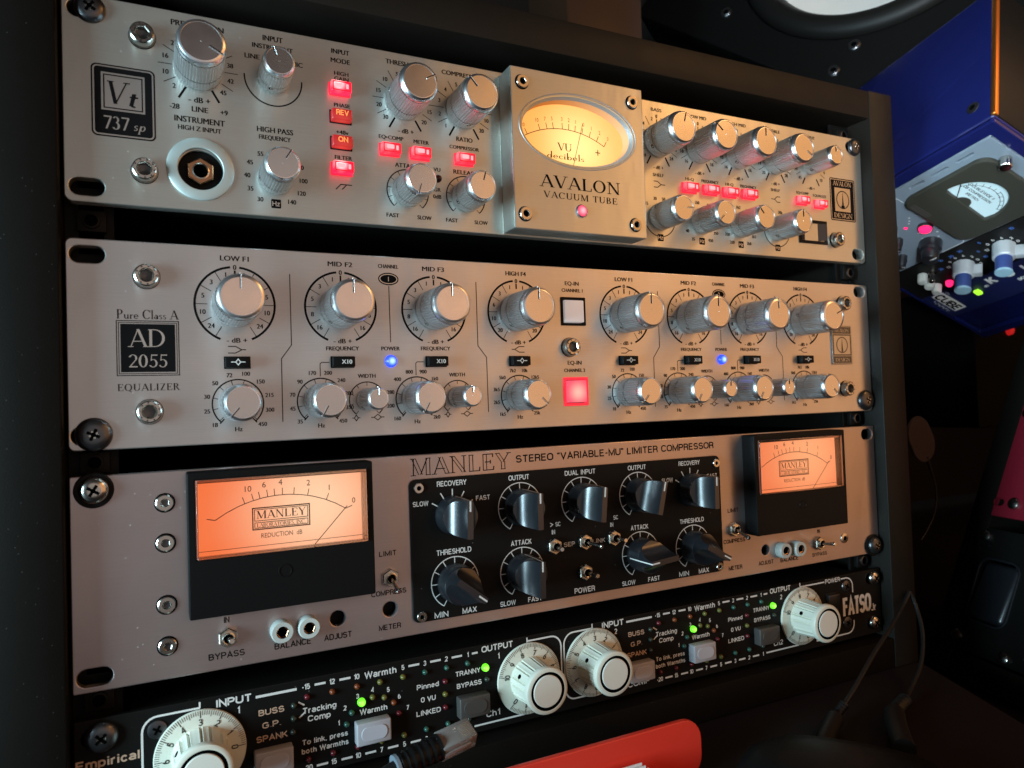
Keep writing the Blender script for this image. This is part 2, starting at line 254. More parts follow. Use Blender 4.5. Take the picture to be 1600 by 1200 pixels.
def E_(cx, cy, rx, ry, a0, a1, n=8): return [(cx+rx*math.cos(math.radians(a0+(a1-a0)*k/n)), cy+ry*math.sin(math.radians(a0+(a1-a0)*k/n))) for k in range(n+1)]
def O_(w): return E_(w/2, w*.55, w/2, w*.55, 270, 180, 4)+E_(w/2, 1-w*.55, w/2, w*.55, 180, 0, 8)+E_(w/2, w*.55, w/2, w*.55, 0, -90, 4)
_X = .62
GS = {
 'A': ([[(0, -.06), (.3, 1), (.6, -.06)], [(.12, .28), (.48, .28)]], .6), 'B': ([[(0, 0), (0, 1), (.28, 1)]+E_(.28, .765, .2, .235, 90, -90)+[(0, .53)], [(.28, .53)]+E_(.30, .265, .22, .265, 90, -90)+[(0, 0)]], .52),
 'C': ([E_(.28, .7, .28, .3, 20, 180, 8)+E_(.28, .3, .28, .3, 180, 340, 8)], .55), 'D': ([[(0, 0), (0, 1), (.22, 1)]+E_(.22, .68, .31, .32, 90, 0, 5)+E_(.22, .32, .31, .32, 0, -90, 5)+[(0, 0)]], .53),
 'E': ([[(.46, 1), (0, 1), (0, 0), (.48, 0)], [(0, .52), (.42, .52)]], .47), 'F': ([[(.46, 1), (0, 1), (0, -.07)], [(0, .52), (.40, .52)]], .45),
 'G': ([E_(.28, .7, .28, .3, 25, 180, 8)+E_(.28, .3, .28, .3, 180, 350, 8)+[(.56, .46), (.32, .46)]], .57), 'H': ([[(0, -.07), (0, 1.07)], [(.54, -.07), (.54, 1.07)], [(0, .53), (.54, .53)]], .54),
 'I': ([[(.03, -.07), (.03, 1.07)]], .06), 'J': ([[(.36, 1.07), (.36, .22)]+E_(.18, .2, .18, .2, 0, -170, 7)], .36), 'K': ([[(0, -.07), (0, 1.07)], [(.5, 1.05), (0, .36)], [(.18, .58), (.54, -.06)]], .53),
 'L': ([[(0, 1.07), (0, 0), (.44, 0)]], .44), 'M': ([[(0, -.07), (0, 1), (.33, .05), (.66, 1), (.66, -.07)]], .66), 'N': ([[(0, -.07), (0, 1), (.52, 0), (.52, 1.07)]], .52), 'O': ([O_(.6)], .6),
 'P': ([[(0, -.07), (0, 1), (.28, 1)]+E_(.28, .72, .22, .28, 90, -90)+[(0, .44)]], .5), 'R': ([[(0, -.07), (0, 1), (.28, 1)]+E_(.28, .74, .22, .26, 90, -90)+[(0, .48)], [(.28, .48)]+E_(.28, .28, .2, .2, 90, 10, 4)+[(.5, -.06)]], .52),
 'S': ([E_(.26, .74, .25, .26, 20, 250, 9)+E_(.26, .26, .27, .27, 75, -160, 9)], .53), 'T': ([[(0, 1), (.54, 1)], [(.27, 1), (.27, -.07)]], .54), 'U': ([[(0, 1.07), (0, .28)]+E_(.27, .28, .27, .28, 180, 360, 8)+[(.54, 1.07)]], .54),
 'V': ([[(0, 1.06), (.3, 0), (.6, 1.06)]], .6), 'W': ([[(0, 1.06), (.22, 0), (.44, 1), (.66, 0), (.88, 1.06)]], .88), 'X': ([[(0, 1.05), (.54, -.05)], [(.54, 1.05), (0, -.05)]], .54), 'Y': ([[(0, 1.06), (.29, .45), (.58, 1.06)], [(.29, .45), (.29, -.07)]], .58), 'Z': ([[(0, 1), (.5, 1), (0, 0), (.52, 0)]], .52), 'Q': ([O_(.6), [(.36, .2), (.6, -.06)]], .6),
 '0': ([O_(.48)], .48), '1': ([[(.04, .74), (.24, .98), (.24, -.07)]], .28), '2': ([E_(.24, .73, .24, .27, 165, -30, 8)+[(0, 0), (.5, 0)]], .5), '3': ([E_(.23, .75, .22, .25, 150, -80, 8)+E_(.23, .26, .25, .27, 85, -155, 8)], .48),
 '4': ([[(.38, -.07), (.38, 1), (0, .26), (.5, .26)]], .5), '5': ([[(.44, 1), (.08, 1), (.03, .5)]+E_(.23, .31, .25, .31, 125, -150, 9)], .48), '6': ([E_(.24, .3, .24, .3, 0, 360, 12), E_(.3, .3, .3, .7, 95, 180, 6)], .5), '7': ([[(0, 1), (.46, 1), (.16, -.06)]], .46), '8': ([E_(.24, .76, .21, .24, 0, 360, 12), E_(.24, .26, .24, .26, 0, 360, 12)], .48), '9': ([E_(.24, .7, .24, .3, 0, 360, 12), E_(.18, .7, .3, .7, 0, -85, 6)], .5),
 'a': ([[(.03, .56)]+E_(.21, .5, .19, .2, 150, 0, 6)+[(.40, -.06)], E_(.2, .18, .2, .19, 0, 360, 10)], .42), 'b': ([[(0, 1.07), (0, -.05)], E_(.21, .34, .21, .36, 0, 360, 12)], .43), 'c': ([E_(.2, .34, .2, .36, 35, 325, 10)], .38), 'd': ([[(.42, 1.07), (.42, -.05)], E_(.21, .34, .21, .36, 0, 360, 12)], .43), 'e': ([[(.02, .36), (.40, .36)]+E_(.21, .34, .2, .36, 5, 310, 10)], .42),
 'h': ([[(0, -.07), (0, 1.07)], [(0, .4)]+E_(.2, .44, .19, .26, 170, 0, 6)+[(.39, -.07)]], .4), 'i': ([[(.03, -.07), (.03, .74)], [(.03, .9), (.03, 1.07)]], .06), 'k': ([[(0, -.07), (0, 1.07)], [(.36, .72), (0, .26)], [(.13, .42), (.4, -.06)]], .38), 'l': ([[(.03, -.07), (.03, 1.07)]], .06),
 'm': ([[(0, -.07), (0, .74)], [(0, .46)]+E_(.17, .46, .16, .24, 170, 0, 6)+[(.33, -.07)], [(.33, .46)]+E_(.5, .46, .16, .24, 170, 0, 6)+[(.66, -.07)]], .66), 'n': ([[(0, -.07), (0, .74)], [(0, .44)]+E_(.2, .44, .19, .26, 170, 0, 6)+[(.39, -.07)]], .4), 'o': ([E_(.22, .34, .22, .36, 0, 360, 14)], .44),
 'p': ([[(0, -.3), (0, .74)], E_(.21, .34, .21, .36, 0, 360, 12)], .43), 'r': ([[(0, -.07), (0, .74)], [(0, .44)]+E_(.2, .44, .19, .26, 170, 80, 4)], .24), 's': ([E_(.19, .52, .17, .18, 25, 250, 7)+E_(.19, .17, .19, .19, 75, -160, 7)], .38), 't': ([[(.12, .95), (.12, .14)]+E_(.24, .12, .12, .13, 180, 285, 4), [(0, .68), (.26, .68)]], .28), 'u': ([[(0, .74), (0, .22)]+E_(.19, .22, .19, .22, 180, 360, 6)+[(.38, .74)], [(.38, .3), (.38, -.06)]], .4), 'g': ([[(.42, .74), (.42, -.12)]+E_(.21, -.1, .21, .2, 0, -150, 6), E_(.21, .34, .21, .36, 0, 360, 12)], .43), 'z': ([[(0, .7), (.36, .7), (0, 0), (.38, 0)]], .38), 'v': ([[(0, .74), (.2, 0), (.4, .74)]], .4), '\u25B8': ([[(0, .2), (.2, .5), (0, .8)]], .2),
 'y': ([[(0, .74), (.2, 0)], [(.4, .74), (.12, -.3)]], .4),
 '-': ([[(0, .42), (.26, .42)]], .26), '+': ([[(0, .42), (.4, .42)], [(.2, .18), (.2, .66)]], .4), '.': ([[(.04, 0), (.04, .08)]], .08), ',': ([[(.06, .06), (.03, -.16)]], .08), '"': ([[(0, 1.07), (0, .78)], [(.16, 1.07), (.16, .78)]], .16), '(': ([E_(.3, .45, .26, .65, 130, 230, 6)], .14), ')': ([E_(-.12, .45, .26, .65, 50, -50, 6)], .14), ' ': ([], .2),
}
class MB:
    def __init__(s): s.v = []; s.f = []; s.mi = []; s.mats = []; s.k = 0; s.X = Matrix.Identity(4)
    def idx(s, mt):
        if mt not in s.mats: s.mats.append(mt)
        return s.mats.index(mt)
    def add(s, vs, fs, mt):
        b = len(s.v); s.v += [tuple(s.X @ Vector(v)) for v in vs]; i = s.idx(mt)
        for f in fs: s.f.append(tuple(b+k for k in f)); s.mi.append(i)
    def lay(s):
        s.k = (s.k+1) % 24; return s.k*0.0015
    def box(s, x0, x1, y0, y1, z0, z1, mt, bev=0.0, seg=2):
        bm = bmesh.new(); bmesh.ops.create_cube(bm, size=1.0)
        for v in bm.verts: v.co = ((x0+x1)/2+v.co.x*(x1-x0), (y0+y1)/2+v.co.y*(y1-y0), (z0+z1)/2+v.co.z*(z1-z0))
        if bev: bmesh.ops.bevel(bm, geom=bm.edges[:], offset=bev, segments=seg, profile=0.5, affect='EDGES')
        bm.verts.index_update(); s.add([v.co[:] for v in bm.verts], [[v.index for v in f.verts] for f in bm.faces], mt); bm.free(); return s
    def lathe(s, x, z, prof, mt, n=32, y=0.0, rmod=None, close=True):
        vs = []; fs = []; m_ = len(prof)
        for (r, h) in prof:
            for k in range(n):
                a = 2*math.pi*k/n; rr = r if rmod is None else rmod(r, h, k, n)
                vs.append((x+rr*math.sin(a), y-h, z+rr*math.cos(a)))
        for j in range(m_-1):
            for k in range(n):
                a = j*n+k; b = j*n+(k+1) % n; fs.append((a, b, b+n, a+n))
        if close: fs.append(tuple(range((m_-1)*n, m_*n)))
        s.add(vs, fs, mt); return s
    def disc(s, x, z, r, y, mt, n=24, rz=None):
        s.add([(x+r*math.sin(2*math.pi*k/n), y, z+(rz or r)*math.cos(2*math.pi*k/n)) for k in range(n)], [tuple(range(n))], mt); return s
    def poly(s, pts, mt, y=-0.06):
        y -= s.lay(); s.add([(p[0], y, p[1]) for p in pts], [tuple(range(len(pts)))], mt); return s
    def line(s, pts, w, mt, y=-0.06):
        """a printed line of width w through the points, with mitred corners"""
        y -= s.lay(); pts = [p for i, p in enumerate(pts) if i == 0 or abs(p[0]-pts[i-1][0])+abs(p[1]-pts[i-1][1]) > 1e-4]; n = len(pts); L = []; R = []
        if n < 2: return s
        for i, p in enumerate(pts):
            d0 = Vector(pts[i])-Vector(pts[i-1]) if i else None
            d1 = Vector(pts[i+1])-Vector(p) if i < n-1 else None
            if d0 is None: d0 = d1
            if d1 is None: d1 = d0
            d0 = d0.normalized(); d1 = d1.normalized(); t = d0+d1; t = t.normalized() if t.length > 0.05 else d0; nn = Vector((-t.y, t.x)); c = max(0.4, nn.dot(Vector((-d0.y, d0.x))))
            L.append((p[0]+nn.x*w/2/c, y, p[1]+nn.y*w/2/c)); R.append((p[0]-nn.x*w/2/c, y, p[1]-nn.y*w/2/c))
        s.add(L+R, [(i, i+1, n+i+1, n+i) for i in range(n-1)], mt); return s
    def arc(s, x, z, r, a0, a1, w, mt, y=-0.06, n=None):
        n = n or max(6, int(abs(a1-a0)/6))
        return s.line([(x+r*math.sin(math.radians(a0+(a1-a0)*k/n)), z+r*math.cos(math.radians(a0+(a1-a0)*k/n))) for k in range(n+1)], w, mt, y)
    def tick(s, x, z, r0, r1, a, w, mt, y=-0.06):
        a = math.radians(a); return s.line([(x+r0*math.sin(a), z+r0*math.cos(a)), (x+r1*math.sin(a), z+r1*math.cos(a))], w, mt, y)
    def frame(s, x0, x1, z0, z1, w, mt, y=-0.06):
        for (a, b, c, d) in ((x0, x1, z0, z0+w), (x0, x1, z1-w, z1), (x0, x0+w, z0+w, z1-w), (x1-w, x1, z0+w, z1-w)): s.poly([(a, c), (b, c), (b, d), (a, d)], mt, y)
        return s
    def rrect(s, x0, x1, z0, z1, r, mt, y=-0.06):
        s.poly(rr_pts(x0, x1, z0, z1, r), mt, y); return s
    def text(s, t, x, z, h, mt, al='C', w=None, bold=0.0, y=-0.07, rot=0.0, xs=1.0):
        if bold >= 0.0055: return s.sans(t, x, z-h/2, h, mt, w=w, al=al, wt=0.15+bold*2.2, y=y, rot=rot)
        vs, fs, W = text_geo(t, bold)
        kx = h*xs if w is None else w/W
        x0 = -W*kx/2 if al == 'C' else (0 if al == 'L' else -W*kx)
        c, sn = math.cos(math.radians(rot)), math.sin(math.radians(rot))
        for dx in ((0,) if bold <= 0 else (-0.045, 0.0, 0.045)):
            out = []; yy = y-s.lay()
            for a, b in vs:
                px, pz = x0+a*kx+dx*h, (b-0.5)*h
                out.append((x+px*c+pz*sn, yy, z-px*sn+pz*c))
            s.add(out, fs, mt)
        return s
    def sans(s, t, x, z, h, mt, w=None, al='C', wt=0.17, y=-0.07, rot=0.0, sp=0.2):
        tot = sum(GS[c][1]+sp for c in t)-sp; kx = h*0.92 if w is None else w/tot
        x0 = -tot*kx/2 if al == 'C' else 0
        c, sn = math.cos(math.radians(rot)), math.sin(math.radians(rot)); hw = wt/2
        for ch in t:
            pls, adv = GS[ch]
            for pl in pls:
                q = []
                for a, b in pl:
                    px = x0+a*kx; pz = hw*h+b*(1-wt)*h-h/2 if b >= 0 else b*h-h/2+hw*h
                    q.append((x+px*c+pz*sn, z+h/2-px*sn+pz*c))
                s.line(q, wt*h, mt, y)
            x0 += (adv+sp)*kx
        return s
    def serif(s, t, x, z, h, mt, w=None, al='C', sp=0.0, y=-0.07, shear=0.0, wt=1.0, inline=False):
        """seriffed capitals drawn from thick and thin strokes; z is the baseline"""
        tot = sum(GL[c][1]+sp for c in t)-sp
        kx = h if w is None else w/tot
        px = x-(tot*kx/2 if al == 'C' else 0)
        for ch in t:
            prims, adv = GL[ch]
            for p in prims:
                polys = []
                if p[0] == 's':
                    _, x0, y0, x1, y1, ww = p; ww = ww*wt
                    if inline and ww > 0.1:
                        for dd in (-ww*0.62, ww*0.62): polys.append([(x0+dd-.02, y0), (x0+dd+.02, y0), (x1+dd+.02, y1), (x1+dd-.02, y1)])
                    else: polys.append([(x0-ww/2, y0), (x0+ww/2, y0), (x1+ww/2, y1), (x1-ww/2, y1)])
                elif p[0] == 'b':
                    _, x0, x1, yy, hh = p; hh = hh*wt; polys.append([(x0, yy-hh/2), (x1, yy-hh/2), (x1, yy+hh/2), (x0, yy+hh/2)])
                else:
                    _, cx, cy, rx, ry, a0, a1, th = p; n = max(5, int((a1-a0)/15)); pr = None; th *= wt
                    for k in range(n+1):
                        a = math.radians(a0+(a1-a0)*k/n); o_ = (cx+rx*math.cos(a), cy+ry*math.sin(a)); i_ = (cx+(rx-th)*math.cos(a), cy+(ry-t_*wt)*math.sin(a))
                        if pr: polys.append([pr[0], o_, i_, pr[1]])
                        pr = (o_, i_)
                yy = y-s.lay()
                for q in polys: s.add([(px+(a+b*shear)*kx, yy, z+b*h) for a, b in q], [(0, 1, 2, 3)], mt)
            px += (adv+sp)*kx
        return s
    def tube(s, pts, r, mt, n=10, sub=6):
        P = [Vector(p) for p in pts]; C = []
        for i in range(len(P)-1):
            p0 = P[max(0, i-1)]; p1 = P[i]; p2 = P[i+1]; p3 = P[min(len(P)-1, i+2)]
            for k in range(sub):
                t = k/sub; C.append(0.5*((2*p1)+(p2-p0)*t+(2*p0-5*p1+4*p2-p3)*t*t+(3*p1-p0-3*p2+p3)*t**3))
        C.append(P[-1]); vs = []; up = Vector((0.1, 0.2, 1)).normalized()
        for i, c in enumerate(C):
            d = (C[min(i+1, len(C)-1)]-C[max(i-1, 0)]).normalized(); a = d.cross(up).normalized(); b = d.cross(a)
            rr = r if not callable(r) else r(i/(len(C)-1))
            for k in range(n):
                an = 2*math.pi*k/n; vs.append(tuple(c+a*math.cos(an)*rr+b*math.sin(an)*rr))
        fs = [(i*n+k, i*n+(k+1) % n, (i+1)*n+(k+1) % n, (i+1)*n+k) for i in range(len(C)-1) for k in range(n)]
        fs += [tuple(range(n)), tuple(range((len(C)-1)*n, len(C)*n))]
        s.add(vs, fs, mt); return s
    def plate(s, outline, holes, y0, y1, mt, bev=0.25):
        """a sheet between depths y0 (front) and y1 (back) with real openings and a small edge bevel"""
        c = bpy.data.curves.new('p', 'CURVE'); c.dimensions = '2D'; c.fill_mode = 'BOTH'
        c.extrude = abs(y1-y0)/2-bev; c.bevel_depth = bev; c.bevel_resolution = 1; c.offset = -bev
        for pts in [outline]+holes:
            sp = c.splines.new('POLY'); sp.points.add(len(pts)-1); sp.use_cyclic_u = True
            for q, p in zip(sp.points, pts): q.co = (p[0], p[1], 0, 1)
        o = bpy.data.objects.new('p', c); me = o.to_mesh(); ym = (y0+y1)/2
        vs = [(v.co.x, ym-v.co.z, v.co.y) for v in me.vertices]; fs = [tuple(p.vertices) for p in me.polygons]
        o.to_mesh_clear(); bpy.data.objects.remove(o); bpy.data.curves.remove(c)
        s.add(vs, fs, mt); return s
    def build(s, name, parent=None, org=(0, 0, 0), sharp=35, weld=False, recalc=False):
        me = bpy.data.meshes.new(name); O = Vector(org)
        me.from_pydata([tuple((Vector(v)-O)*MMU) for v in s.v], [], s.f)
        for mt in s.mats: me.materials.append(mt)
        me.polygons.foreach_set('material_index', s.mi)
        if recalc or weld:
            bm = bmesh.new(); bm.from_mesh(me)
            if weld: bmesh.ops.remove_doubles(bm, verts=bm.verts[:], dist=1e-6)
            bmesh.ops.recalc_face_normals(bm, faces=bm.faces[:]); bm.to_mesh(me); bm.free()
        uv = me.uv_layers.new(name='UVMap'); co = [v.co for v in me.vertices]
        for l in me.loops: uv.data[l.index].uv = (co[l.vertex_index].x*10+co[l.vertex_index].y*0.5, co[l.vertex_index].z*10+co[l.vertex_index].y*1.0)
        me.polygons.foreach_set('use_smooth', [True]*len(me.polygons)); me.set_sharp_from_angle(angle=math.radians(sharp))
        me.update()
        o = bpy.data.objects.new(name, me); COL.objects.link(o); ORG[o] = O
        if parent is not None:
            o.parent = parent; o.location = (O-ORG[parent])*MMU
        else: o.location = O*MMU
        return o
ORG = {}
def rr_pts(x0, x1, z0, z1, r, n=6):
    out = []
    for cx, cz, a0 in ((x1-r, z1-r, 0), (x0+r, z1-r, 90), (x0+r, z0+r, 180), (x1-r, z0+r, 270)):
        for k in range(n+1):
            a = math.radians(a0+90*k/n); out.append((cx+r*math.cos(a), cz+r*math.sin(a)))
    return out
def ell_pts(x, z, rx, rz, n=48): return [(x+rx*math.cos(2*math.pi*k/n), z+rz*math.sin(2*math.pi*k/n)) for k in range(n)]
def slot_pts(x, z, w, h): return rr_pts(x-w/2, x+w/2, z-h/2, z+h/2, h/2-0.01)
def thing(name, label, cat, org=(0, 0, 0), group=None):
    o = bpy.data.objects.new(name, None); COL.objects.link(o); o.location = Vector(org)*MMU; ORG[o] = Vector(org); o.empty_display_size = 0.02
    o['label'] = label; o['category'] = cat
    if group: o['group'] = group
    return o
def tag(o, label=None, cat=None, group=None, kind=None):
    if label: o['label'] = label
    if cat: o['category'] = cat
    if group: o['group'] = group
    if kind: o['kind'] = kind
    return o
def copy_part(src, parent, loc, rot=None):
    c = src.copy(); COL.objects.link(c); c.parent = parent; ORG[c] = Vector(loc)
    c.location = (Vector(loc)-ORG[parent])*MMU
    if rot is not None: c.rotation_euler = rot
    for ch in list(src.children):
        d = ch.copy(); COL.objects.link(d); d.parent = c
    return c
CACHE = {}
def place(key, builder, parent, x, z, ang=0.0, y=0.0):
    """first use builds the part (with its sub-parts) at the origin frame; later uses copy it"""
    if key not in CACHE:
        root = builder(parent); CACHE[key] = root; ORG[root] = Vector((x, y, z))
        root.location = (Vector((x, y, z))-ORG[parent])*MMU; root.rotation_euler = (0, math.radians(ang), 0); return root
    return copy_part(CACHE[key], parent, (x, y, z), (0, math.radians(ang), 0))
def sub(mb, name, root, loc=(0, 0, 0), sharp=35):
    """a sub-part whose mesh is given in the part's own frame"""
    o = mb.build(name, None, (0, 0, 0), sharp); o.parent = root; o.location = Vector(loc)*MMU; return o

# ------------------------------------------------------------------ knobs, switches, screws (in a frame whose axis points out of the panel)
def alu_knob(R, H, capr, groove=0.30):
    def mk(parent):
        b = MB(); nr = 4*int(2*math.pi*R/1.3)
        def knurl(r, h, k, n):
            if r < 0: return -r
            return r-(0.25 if k % 4 == 0 else 0.0)
        g = H*groove
        b.lathe(0, 0, [(R*0.93, 0.0), (R*0.93, 0.9), (R*0.99, 1.0), (R, 1.2), (R, g-0.35)], KNOB, nr, rmod=knurl, close=False)
        b.lathe(0, 0, [(-R*0.975, g-0.35), (-R*0.975, g+0.15)], KNOB, nr, rmod=knurl, close=False)
        b.lathe(0, 0, [(R*0.995, g+0.15), (R*0.985, H-3.2)], KNOB, nr, rmod=knurl, close=False)
        b.lathe(0, 0, [(R*0.965, H-3.2), (R*0.97, H-2.7), (R*0.955, H-1.7), (R*0.90, H-0.6), (capr+0.25, H-0.05), (capr, H-0.02), (capr-0.05, H-0.35)], POLI, 72, close=False)
        root = b.build('knob', parent, (0, 0, 0), 28)
        c = MB(); c.disc(0, 0, capr-0.03, -(H-0.30), CAPM, 56); c.lathe(0, 0, [(0.35, H-0.3), (0.3, H-0.2)], CAPM, 12); sub(c, 'cap', root)
        p = MB(); p.box(-0.05, 0.34, -H-0.05, -(H-0.29), capr*0.42, R*0.9, POLI, 0.08, 1); p.box(-0.42, -0.06, -H-0.03, -(H-0.29), capr*0.42, R*0.9, HOLE, 0.05, 1); p.box(-0.33, 0.33, -(H-1.5), -(g+2), R*0.93, R*1.008, POLI, 0.05, 1); sub(p, 'pointer', root)  # dark and bright halves imitate the notch's shade and highlight
        q = MB(); q.X = Matrix.Rotation(math.radians(-140), 4, 'Y') @ Matrix.Translation((0, -g*0.62-1.0, 0)) @ Matrix.Rotation(math.radians(-90), 4, 'X')
        q.lathe(0, 0, [(1.25, R-0.35), (1.25, R+0.03), (0.95, R+0.06)], STEEL, 14, close=False); q.lathe(0, 0, [(0.95, R+0.05), (0.8, R-0.1)], HOLE, 12)
        sub(q, 'set_screw', root)
        return root
    return mk
KINDS = dict(big=alu_knob(9.9, 24.8, 7.9), pre=alu_knob(10.2, 26.5, 8.1), mid=alu_knob(8.1, 22.4, 6.5), inp=alu_knob(7.2, 19.5, 5.8), out=alu_knob(6.9, 21.6, 5.4),
             eqbig=alu_knob(10.2, 26.0, 8.0), eqmid=alu_knob(8.1, 22.2, 6.5), eqsmall=alu_knob(5.4, 21.0, 4.1))
def knob(kind, parent, x, z, ang): return place('k_'+kind, KINDS[kind], parent, x, z, ang)

def hexbolt(parent):                       # socket-head cap bolt
    b = MB(); b.lathe(0, 0, [(5.4, 0.0), (5.4, 0.35), (5.2, 0.5)], HOLE, 32, close=False)
    def kn(r, h, k, n): return r-(0.12 if (k % 2 == 0 and 1 < h < 3.6) else 0)
    b.lathe(0, 0, [(4.9, 0.2), (4.95, 1.0), (4.95, 3.4), (4.7, 4.2), (4.2, 4.6), (3.05, 4.6)], STEEL, 64, rmod=kn, close=False)
    b.lathe(0, 0, [(3.05, 4.6), (2.7, 4.2), (2.6, 1.6)], NICKEL, 6, close=False); b.lathe(0, 0, [(2.6, 1.65), (0.2, 1.2)], DARKST, 6)
    for k in range(9):
        a = math.radians(40*k+8); b.X = Matrix.Rotation(a, 4, 'Y'); b.box(-0.35, 0.35, -4.68, -4.58, 3.5, 4.1, DARKST)
    b.X = Matrix.Identity(4)
    return b.build('socket_bolt', parent, (0, 0, 0), 30)
def smallsocket(parent):                   # small socket screw in a counterbore
    b = MB(); b.lathe(0, 0, [(4.2, 0.06), (4.15, 0.14)], HOLE, 32)
    b.lathe(0, 0, [(3.6, 0.1), (3.6, 0.7), (3.2, 1.0), (1.8, 1.0)], STEEL, 32, close=False); b.lathe(0, 0, [(1.8, 1.0), (1.55, 0.8), (1.5, 0.2)], NICKEL, 6, close=False); b.lathe(0, 0, [(1.5, 0.22), (0.2, 0.16)], DARKST, 6)
    return b.build('socket_screw', parent, (0, 0, 0), 30)
def cornersocket(parent):
    b = MB(); b.lathe(0, 0, [(2.6, 0.0), (2.6, 0.8), (2.3, 1.2), (1.2, 1.2)], STEEL, 28, close=False); b.lathe(0, 0, [(1.2, 1.2), (1.05, 1.0), (1.0, 0.4)], NICKEL, 6, close=False); b.lathe(0, 0, [(1.0, 0.42), (0.1, 0.35)], HOLE, 6)
    return b.build('screw', parent, (0, 0, 0), 30)
def housingsocket(parent):
    b = MB(); b.lathe(0, 0, [(4.0, 0.05), (3.95, 0.2)], HOLE, 32)
    b.lathe(0, 0, [(3.55, 0.1), (3.55, 1.0), (3.2, 1.5), (1.9, 1.5)], STEEL, 32, close=False); b.lathe(0, 0, [(1.9, 1.5), (1.7, 1.3), (1.65, 0.3)], NICKEL, 6, close=False); b.lathe(0, 0, [(1.65, 0.32), (0.1, 0.25)], HOLE, 6)
    return b.build('screw', parent, (0, 0, 0), 30)
def panhead(washer, rim=6.0, mt=None):
    mt = mt or DARKST
    def mk(parent):
        b = MB(); y = 0.0
        if washer: b.lathe(0, 0, [(7.4, 0.05), (7.4, 0.9), (6.9, 1.3), (4.5, 1.3)], BLACK, 40); y = -1.2
        b.lathe(0, 0, [(rim, 0.1), (rim, 0.8), (rim*0.93, 1.7), (rim*0.75, 2.6), (rim*0.5, 3.1), (rim*0.3, 3.2), (0.4, 3.2)], mt, 40, y=y)
        for a in (0, 90):
            b.X = Matrix.Rotation(math.radians(a+20), 4, 'Y'); b.box(-0.62, 0.62, y-3.3, y-3.05, -2.6, 2.6, HOLE, 0.1, 1)
        for a in (65, 155, 245, 335):
            b.X = Matrix.Rotation(math.radians(a), 4, 'Y'); b.box(-0.5, 0.5, y-3.28, y-3.1, 0.9, 1.7, STEEL, 0.1, 1)
        b.X = Matrix.Identity(4)
        return b.build('rack_screw', parent, (0, 0, 0), 30)
    return mk
def toggle(parent, x, z, dx, dz, L=10.5, mt=NICKEL):
    b = MB(); b.lathe(x, z, [(3.9, 0.06), (3.9, 0.4)], mt, 28); b.lathe(x, z, [(4.4, 0.4), (4.4, 2.2), (4.0, 2.7), (2.7, 2.7)], mt, 6, close=False)
    b.lathe(x, z, [(2.7, 2.7), (2.7, 4.0), (2.3, 4.2), (2.0, 4.0), (1.7, 3.0)], mt, 24, close=False); b.lathe(x, z, [(1.9, 3.5), (0.2, 3.3)], HOLE, 16)
    o = b.build('toggle_switch', parent, (x, 0, z), 30)
    l = MB(); l.tube([(x, -3.2, z), (x+dx*0.5, -3.2-L*0.5, z+dz*0.5), (x+dx, -3.2-L, z+dz)], lambda t: 0.75+0.6*t*t if t < 0.97 else 1.0, STEEL, 14); l.build('lever', o, (x, -3.2, z), 40)
    return o
def led(parent, x, z, mt, r=1.3, name='indicator_light'):
    key = 'led_%s_%.1f' % (mt.name, r)
    def mk(p):
        b = MB(); b.lathe(0, 0, [(r*1.02, 0.0), (r, r*0.5), (r*0.87, r*0.95), (r*0.5, r*1.3), (r*0.15, r*1.42)], mt, 20); return b.build(name, p, (0, 0, 0), 60)
    return place(key, mk, parent, x, z)

# ------------------------------------------------------------------ the setting: desk, wall
b = MB(); b.plate([(-1500, 620), (508, 620), (508, -12), (470, -95), (420, -190), (350, -430), (-1500, -430)], [], 264.8, 300, DESKM, 2.0)
b.v = [(x, z, -y) for x, y, z in b.v]; tag(b.build('desk', None, (0, 240, -265), recalc=True), kind='structure')
b = MB(); b.box(-1500, 4000, -430, 900, -360, -318, DESKM); tag(b.build('floor', None, (1200, 90, -318)), kind='structure')
b = MB(); b.box(-1500, 4000, 620, 640, -300, 2000, WALLM); tag(b.build('wall', None, (0, 620, 0)), kind='structure')

# ------------------------------------------------------------------ rack cabinet
rack = thing('rack_cabinet', 'black wooden rack cabinet holding four stacked audio units', 'cabinet', (240, 150, -264.5))
def part(mb, name, parent, org=None, **k):
    if org is None:
        n = len(mb.v); org = tuple(sum(v[i] for v in mb.v)/n for i in range(3))
    return mb.build(name, parent, org, **k)
b = MB(); b.box(-25.0, -1.2, -8, 320, -264.5, 136, WOOD, 0.9); part(b, 'side_panel', rack)
b = MB(); b.box(483.6, 507.5, -8, 320, -264.5, 136, WOOD_LIT, 0.9); part(b, 'side_panel', rack)
b = MB(); b.box(-1.1, 483.5, -7.6, 320, 116, 135.6, WOOD_LIT, 0.8); part(b, 'top_board', rack)
b = MB(); b.box(-1.1, 483.5, -7.6, 320, -264.3, -244.6, WOOD, 0.8); part(b, 'bottom_board', rack)
b = MB(); b.box(-1.1, 483.5, 312, 319, -244.5, 115.9, HOLE); part(b, 'back_panel', rack)
for x0, x1 in ((-1.0, 17.5), (465.1, 483.4)):
    b = MB(); holes = []; z = -238.0; xc = 8.9 if x0 < 0 else 473.8; k = 0
    while z < 112:
        holes.append([(xc-4.7, z-4.7), (xc+4.7, z-4.7), (xc+4.7, z+4.7), (xc-4.7, z+4.7)]); z += (15.875, 15.875, 12.7)[k % 3]; k += 1
    b.plate([(x0, -244.4), (x1, -244.4), (x1, 115.8), (x0, 115.8)], holes, 10.2, 12.2, BLACKP, 0.2)
    part(b, 'rack_rail', rack)
